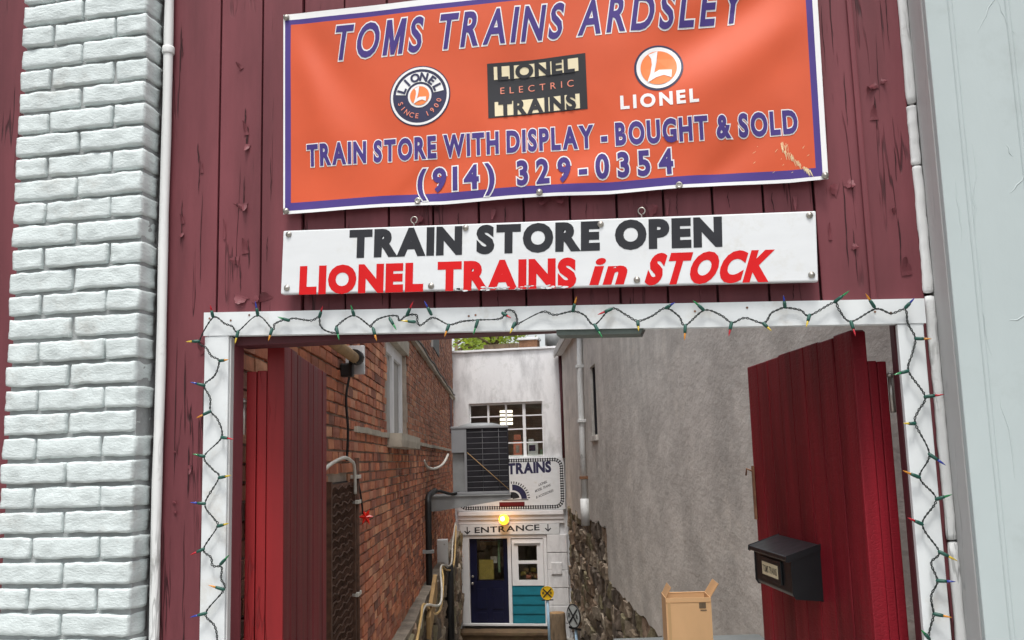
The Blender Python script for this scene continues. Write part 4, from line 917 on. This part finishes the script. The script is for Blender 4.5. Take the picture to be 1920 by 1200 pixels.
# black downpipe
dp = thing('black_downpipe', 'black downpipe on the brick wall below the air conditioner', 'pipe', at(-.92, 12.85, 0), AY)
mb = MB(); mb.tube([(0, 0, -2.0), (0, 0, 1.05), (.0, .02, 1.12), (.0, .2, 1.155), (0, 1.4, 1.18)], .042, 8); part('tube', mb, 'black_metal', dp)
part('clamp', MB().bbox(-.08, .065, -.065, .065, .42, .46, .004), 'galv', dp)
bp = thing('dark_gap_tube', 'dark tube standing for a dark gap in the stone footing under the grey meter box', 'pipe', at(-.84, 16.3, -2.3), AY)
mb = MB(); mb.tube([(0, 0, 0), (0, 0, 2.2)], .075, 8); part('tube', mb, 'black_metal', bp)  # dark tube drawn where the footing has a dark vertical gap
# electrical box
eb = thing('meter_box', 'grey electrical box on the brick wall near the rear store', 'electrical box', at(-1, 15.9, -.09), AY)
part('case', MB().bbox(0, .17, -.12, .12, 0, .44, .008), 'box_grey', eb)
for z in (.06, .37): part('screw', MB().lathe([(.012, -.126), (.012, -.119)], 8, (.12, 0, z), 'y'), 'steel', eb)
part('conduit_fitting', MB().lathe([(.03, -.1), (.03, 0)], 10, (.08, 0, 0)), 'box_grey', eb)
# flexible yellow cables drooping along the footing
for i, (nm, lb, m, pts) in enumerate((
    ('yellow_cable', 'yellow cable drooping along the top of the stone footing', 'cable_yellow', [(-.80, 9.2, -.12), (-.84, 10.4, -.03), (-.85, 11.0, .04), (-.80, 12.0, -.22), (-.78, 13.0, -.28), (-.80, 13.9, -.04), (-.86, 14.6, .08), (-.84, 15.6, -.1), (-.8, 17.0, -.2), (-.82, 18.4, .05), (-.88, 20.2, .28)]),
    ('pale_cable', 'pale cable hanging beside the yellow cable on the footing', 'cable_white', [(-.84, 10.3, -.10), (-.84, 11.0, .02), (-.76, 12.3, -.16), (-.78, 13.2, -.1), (-.85, 14.3, .1), (-.82, 16.6, -.12), (-.86, 18.2, .12), (-.9, 20.4, .33)]))):
    o0 = pts[0]; c = thing(nm, lb, 'cable', at(*o0), AY); mb = MB(); mb.tube(smooth_path([(p[0]-o0[0], p[1]-o0[1], p[2]-o0[2]) for p in pts]), .015, 6); part('sheath', mb, m, c)
ch = thing('sloping_board', 'tan sloping board beside the black downpipe on the footing', 'board', at(-.80, 11.9, -.25), AY)
part('board', MB().bbox(-.05, .0, -.6, .75, .0, .26, .01), 'tan_wood', ch, (0, 0, 0), (R(14), 0, 0))
# rusty grille
gg = thing('rusty_grille', 'rusty mesh grille over a recess in the brick wall', 'grille', at(-1, 6.16, 0), AY)
part('back_panel', MB().box(-.0115, -.006, -.49, .49, -.1, 1.49), 'black_metal', gg)
for y in (-.49, .46): part('side_bar', MB().bbox(0, .035, y, y+.035, -.1, 1.5, .003), 'rust_dark', gg)
mb = MB()
for i in range(24):
    y = -.45+i*.039; mb.tube([(.006+.008*(k % 2), y+.012*(1 if k % 2 else -1), -.08+k*.04) for k in range(40)], .005, 4)
for k in range(30): mb.tube([(.012+.006*((k+i) % 2), -.455+i*.0761, -.05+k*.052+.012*math.sin(i*1.7+k)) for i in range(13)], .0055, 4)
part('mesh_strands', mb, 'rust_dark', gg, kind='stuff')
cp = thing('iron_conduit', 'rusty conduit running up beside the mesh grille', 'pipe', at(-.965, 6.70, 0), AY)
mb = MB(); mb.tube([(0, 0, -.1), (0, 0, 1.64)], .016, 8); part('tube', mb, 'rust_dark', cp)
for z in (.72, 1.33, 1.50): part('clip', MB().bbox(-.035, .018, -.08, .08, z, z+.025, .003), 'cable_white', cp)
wc = thing('white_conduit', 'white bent conduit above the mesh grille', 'pipe', at(-.96, 5.6, 1.60), AY)
mb = MB(); mb.tube(smooth_path([(0, -.3, -.05), (0, .0, .0), (0, .5, .04), (0, .8, .02), (0, .94, -.02), (0, .98, -.2)]), .011, 8); part('tube', mb, 'cable_white', wc)
rf = thing('red_ornament', 'small bright red plastic ornament hanging on the brick wall', 'ornament', at(-.93, 6.88, 1.23), AY)
mb = MB()
for k in range(6):
    a = k*math.pi/3; mb.add([(0, -.012, 0), (.026*math.cos(a-.5), 0, .026*math.sin(a-.5)), (.055*math.cos(a), -.004, .065*math.sin(a)), (.026*math.cos(a+.5), 0, .026*math.sin(a+.5))], [(0, 1, 2, 3)])
ob = part('petals', mb, 'red_plastic', rf); q_ = ob.modifiers.new('t', 'SOLIDIFY'); q_.thickness = .01
mb = MB(); mb.tube(smooth_path([(-.02, 0, .02), (-.03, -.02, .14), (-.05, -.06, .28)]), .007, 5); part('hanger', mb, 'black_metal', rf)
# beam end and cable at the top left
bm_ = thing('projecting_beam', 'yellowed round pole along the top of the brick wall behind the gate', 'pole', at(-.9, 4.4, 2.285), AY)
mb = MB(); mb.tube([(0, 0, 0), (0, 1.80, -.012)], .034, 12); part('pole', mb, 'tan_wood', bm_)
part('socket', MB().lathe([(.045, 1.74), (.05, 1.86), (.036, 1.92)], 12, ax='y'), 'black_metal', bm_)
part('fixing_plate', MB().bbox(-.085, .04, 1.93, 1.97, -.10, .09, .004), 'box_grey', bm_)
part('hanger', MB().bbox(-.09, -.01, 1.74, 1.83, -.13, -.045, .01), 'black_metal', bm_)
hc = thing('black_cable', 'black cable hanging down the brick wall from the pole', 'cable', at(-.97, 6.28, 1.62), AY)
mb = MB(); mb.tube(smooth_path([(0, 0, .0), (.01, -.01, .2), (-.005, .01, .4), (.01, .06, .56), (.02, .02, .66)]), .009, 6); part('sheath', mb, 'black_metal', hc)
# white downspout on the stucco wall
wd_ = thing('white_downspout', 'flaking white downspout on the grey stucco wall', 'pipe', at(1.48, 16.7, .45), AY)
mb = MB(); mb.tube([(0, 0, .0), (.0, 0, .45)], .075, 10); part('lower_pipe', mb, 'white_pipe', wd_)
mb = MB(); mb.tube([(0, 0, .45), (0, .02, 1.5), (.0, -.02, 2.6), (.03, 0, 3.4)], .052, 10); part('tube', mb, 'white_pipe', wd_)
for z in (.78, 1.75, 2.7): part('clamp', MB().bbox(-.07, .075, -.07, .07, z, z+.05, .005), 'rust' if z < 1 else 'white_pipe', wd_)
# stump
sp = thing('tree_stump', 'cut log standing beside the rear doorway', 'stump', (-3.24, 18.75, -2.36))
part('log', MB().lathe([(.22, 0), (.20, .1), (.185, .3), (.19, .60), (.175, .62)], 14), 'bark', sp); part('cut_face', MB().lathe([(.172, .6205), (.165, .628), (.001, .63)], 14), 'cut_wood', sp)
# railroad crossing signs
def crossing(name, label, loc, rz, rad, m, tilt):
    t = thing(name, label, 'sign', loc, rz, 'railroad crossing signs'); h = -2.36-loc[2]
    part('disc', MB().lathe([(rad, .0), (rad, -.012)], 28, ax='y'), m, t)
    part('rim', MB().lathe([(rad*.93, -.0125), (rad*.93, -.016), (rad*1.01, -.016), (rad*1.01, .002)], 28, ax='y', cap=False), m if tilt else 'print_black', t)
    fn = lambda x, z: (x, -.0185, z)
    for a in (45, -45):
        ca, sa = math.cos(R(a)), math.sin(R(a)); l, w_ = rad*.88, rad*.085
        lay('cross_stroke', [(x*ca-z*sa, x*sa+z*ca) for x, z in ((-l, -w_), (l, -w_), (l, w_), (-l, w_))], [[0, 1, 2, 3]], (lambda x, z: (x, -.0185, z)) if a > 0 else (lambda x, z: (x, -.0195, z)), 'print_black', t)
    for x in (-.72, .42): lay('lettering', *fit_text('R', (x*rad, -.16*rad), (x*rad+.30*rad, -.16*rad), rad*.34, .03), fn, 'print_black', t)
    part('back_plate', MB().bbox(-rad*.9, rad*.9, .003, .02, -rad*1.12, -rad*.95, .004), 'black_metal', t)
    mb = MB(); mb.tube([(0, .03, -rad*.5), (.02, .03, h+.4)], .026, 8); part('pole', mb, 'rr_pole', t)
    part('base', MB().lathe([(.27, h), (.22, h+.22), (.09, h+.40), (.05, h+.42)], 14, (.02, .03, 0)), 'black_metal', t)
crossing('crossing_sign', 'round yellow railroad crossing sign on a pale blue pole', at(.875, 18.5, -.89), R(10), .125, 'rr_yellow', 1)
crossing('crossing_sign', 'white oval railroad crossing sign turned to the stone wall', at(1.25, 17.0, -1.085), R(-48), .20, 'rr_white', 0)
# table and cardboard box
tb = thing('folding_table', 'dark grey folding table under the cardboard box', 'table', at(.95, 4.72, 0), AY)
part('top', MB().bbox(-.36, .42, -.42, .56, .61, .645, .008), 'table_grey', tb)
for x, y in ((-.32, -.36), (.38, -.36), (-.32, .5), (.38, .5)): part('leg', MB().bbox(x-.018, x+.018, y-.018, y+.018, -.005, .6095, .003), 'steel', tb)
cx = thing('cardboard_box', 'open upright cardboard box with spread flaps inside the gateway', 'box', at(.900, 4.74, .646), AY+R(-4))
W2, D2, HB = .1080, .10, .274
for nm, a in (('front_panel', (-W2, W2, -.004, .0, 0, HB)), ('back_panel', (-W2, W2, D2*2, D2*2+.004, 0, HB)), ('side_panel', (-W2, -W2+.004, .0005, D2*2-.0005, 0, HB)), ('side_panel', (W2-.004, W2, .0005, D2*2-.0005, 0, HB))):
    part(nm, MB().box(*a), 'cardboard', cx)
part('bottom_panel', MB().box(-W2+.005, W2-.005, .001, D2*2-.001, .001, .005), 'cardboard_in', cx)
for sg_, an in ((-1, -28), (1, 34)):
    mb = MB(); mb.box(0, .003, .004, D2*2-.004, 0, .075 if sg_ > 0 else .055); part('flap', mb, 'cardboard_in', cx, (sg_*(W2-.002), 0, HB), (0, sg_*R(an), 0))
mb = MB(); mb.box(-W2+.004, W2-.004, 0, .003, 0, .10); part('flap', mb, 'cardboard', cx, (0, .002, HB), (R(-100), 0, 0))
mb = MB(); mb.box(-W2+.004, W2-.004, 0, .003, 0, .06); part('flap', mb, 'cardboard', cx, (0, D2*2, HB), (R(-125), 0, 0))
part('tape_strip', MB().box(-.10, -.086, -.0055, -.0045, .02, HB-.02), 'tape', cx)
lay('printed_mark', *join2d([rect2d(.050+.0075*i, .060+.0075*i, HB-.05, HB-.022) for i in range(4)]+[rect2d(.055, .085, HB-.062, HB-.056)]), lambda x, z: (x, -.005, z), 'bark', cx)
part('crease_line', MB().box(-W2, W2, -.0052, -.0045, HB-.022, HB-.0205), 'cardboard_in', cx)

# ================================================================== TREES BEHIND THE STORE
def tree(name, label, loc, h, rx, seed, n):
    r_ = random.Random(seed); t = thing(name, label, 'tree', loc, 0, 'trees behind the rear store')
    mb = MB(); mb.tube([(0, 0, 0), (.1, .05, h*.35), (-.05, .1, h*.6), (.1, 0, h*.9)], [.22, .18, .12, .04], 8)
    tips = []
    for i in range(22):
        z = h*r_.uniform(.35, .85); a = r_.uniform(0, 6.28); l = rx*r_.uniform(.5, 1.0)
        p = [(0, 0, z), (math.cos(a)*l*.5, math.sin(a)*l*.5, z+.3*l), (math.cos(a)*l, math.sin(a)*l, z+.45*l)]
        mb.tube(p, [.05, .03, .01], 5); tips += [Vector(p[1]), Vector(p[2]), (Vector(p[1])+Vector(p[2]))/2]
    part('trunk', mb, 'bark', t)
    mb = MB()
    for i in range(n):
        c = r_.choice(tips)+Vector((r_.gauss(0, .33), r_.gauss(0, .33), r_.gauss(0, .26))); s = r_.uniform(.06, .12)
        a = Vector((r_.gauss(0, 1), r_.gauss(0, 1), r_.gauss(0, .6))).normalized(); b = a.orthogonal().normalized()
        mb.add([c-a*s, c+b*s*.45, c+a*s, c-b*s*.45], [(0, 1, 2, 3)])
    part('crown', mb, 'leaf', t)
tree('leafy_tree', 'light green tree rising behind the middle of the rear store roof', (-6.3, 27.5, -2.75), 9.6, 1.9, 5, 4200)
tree('leafy_tree', 'yellow green tree at the left end of the rear store roof', (-8.4, 30.5, -2.75), 10.2, 2.0, 9, 3600)
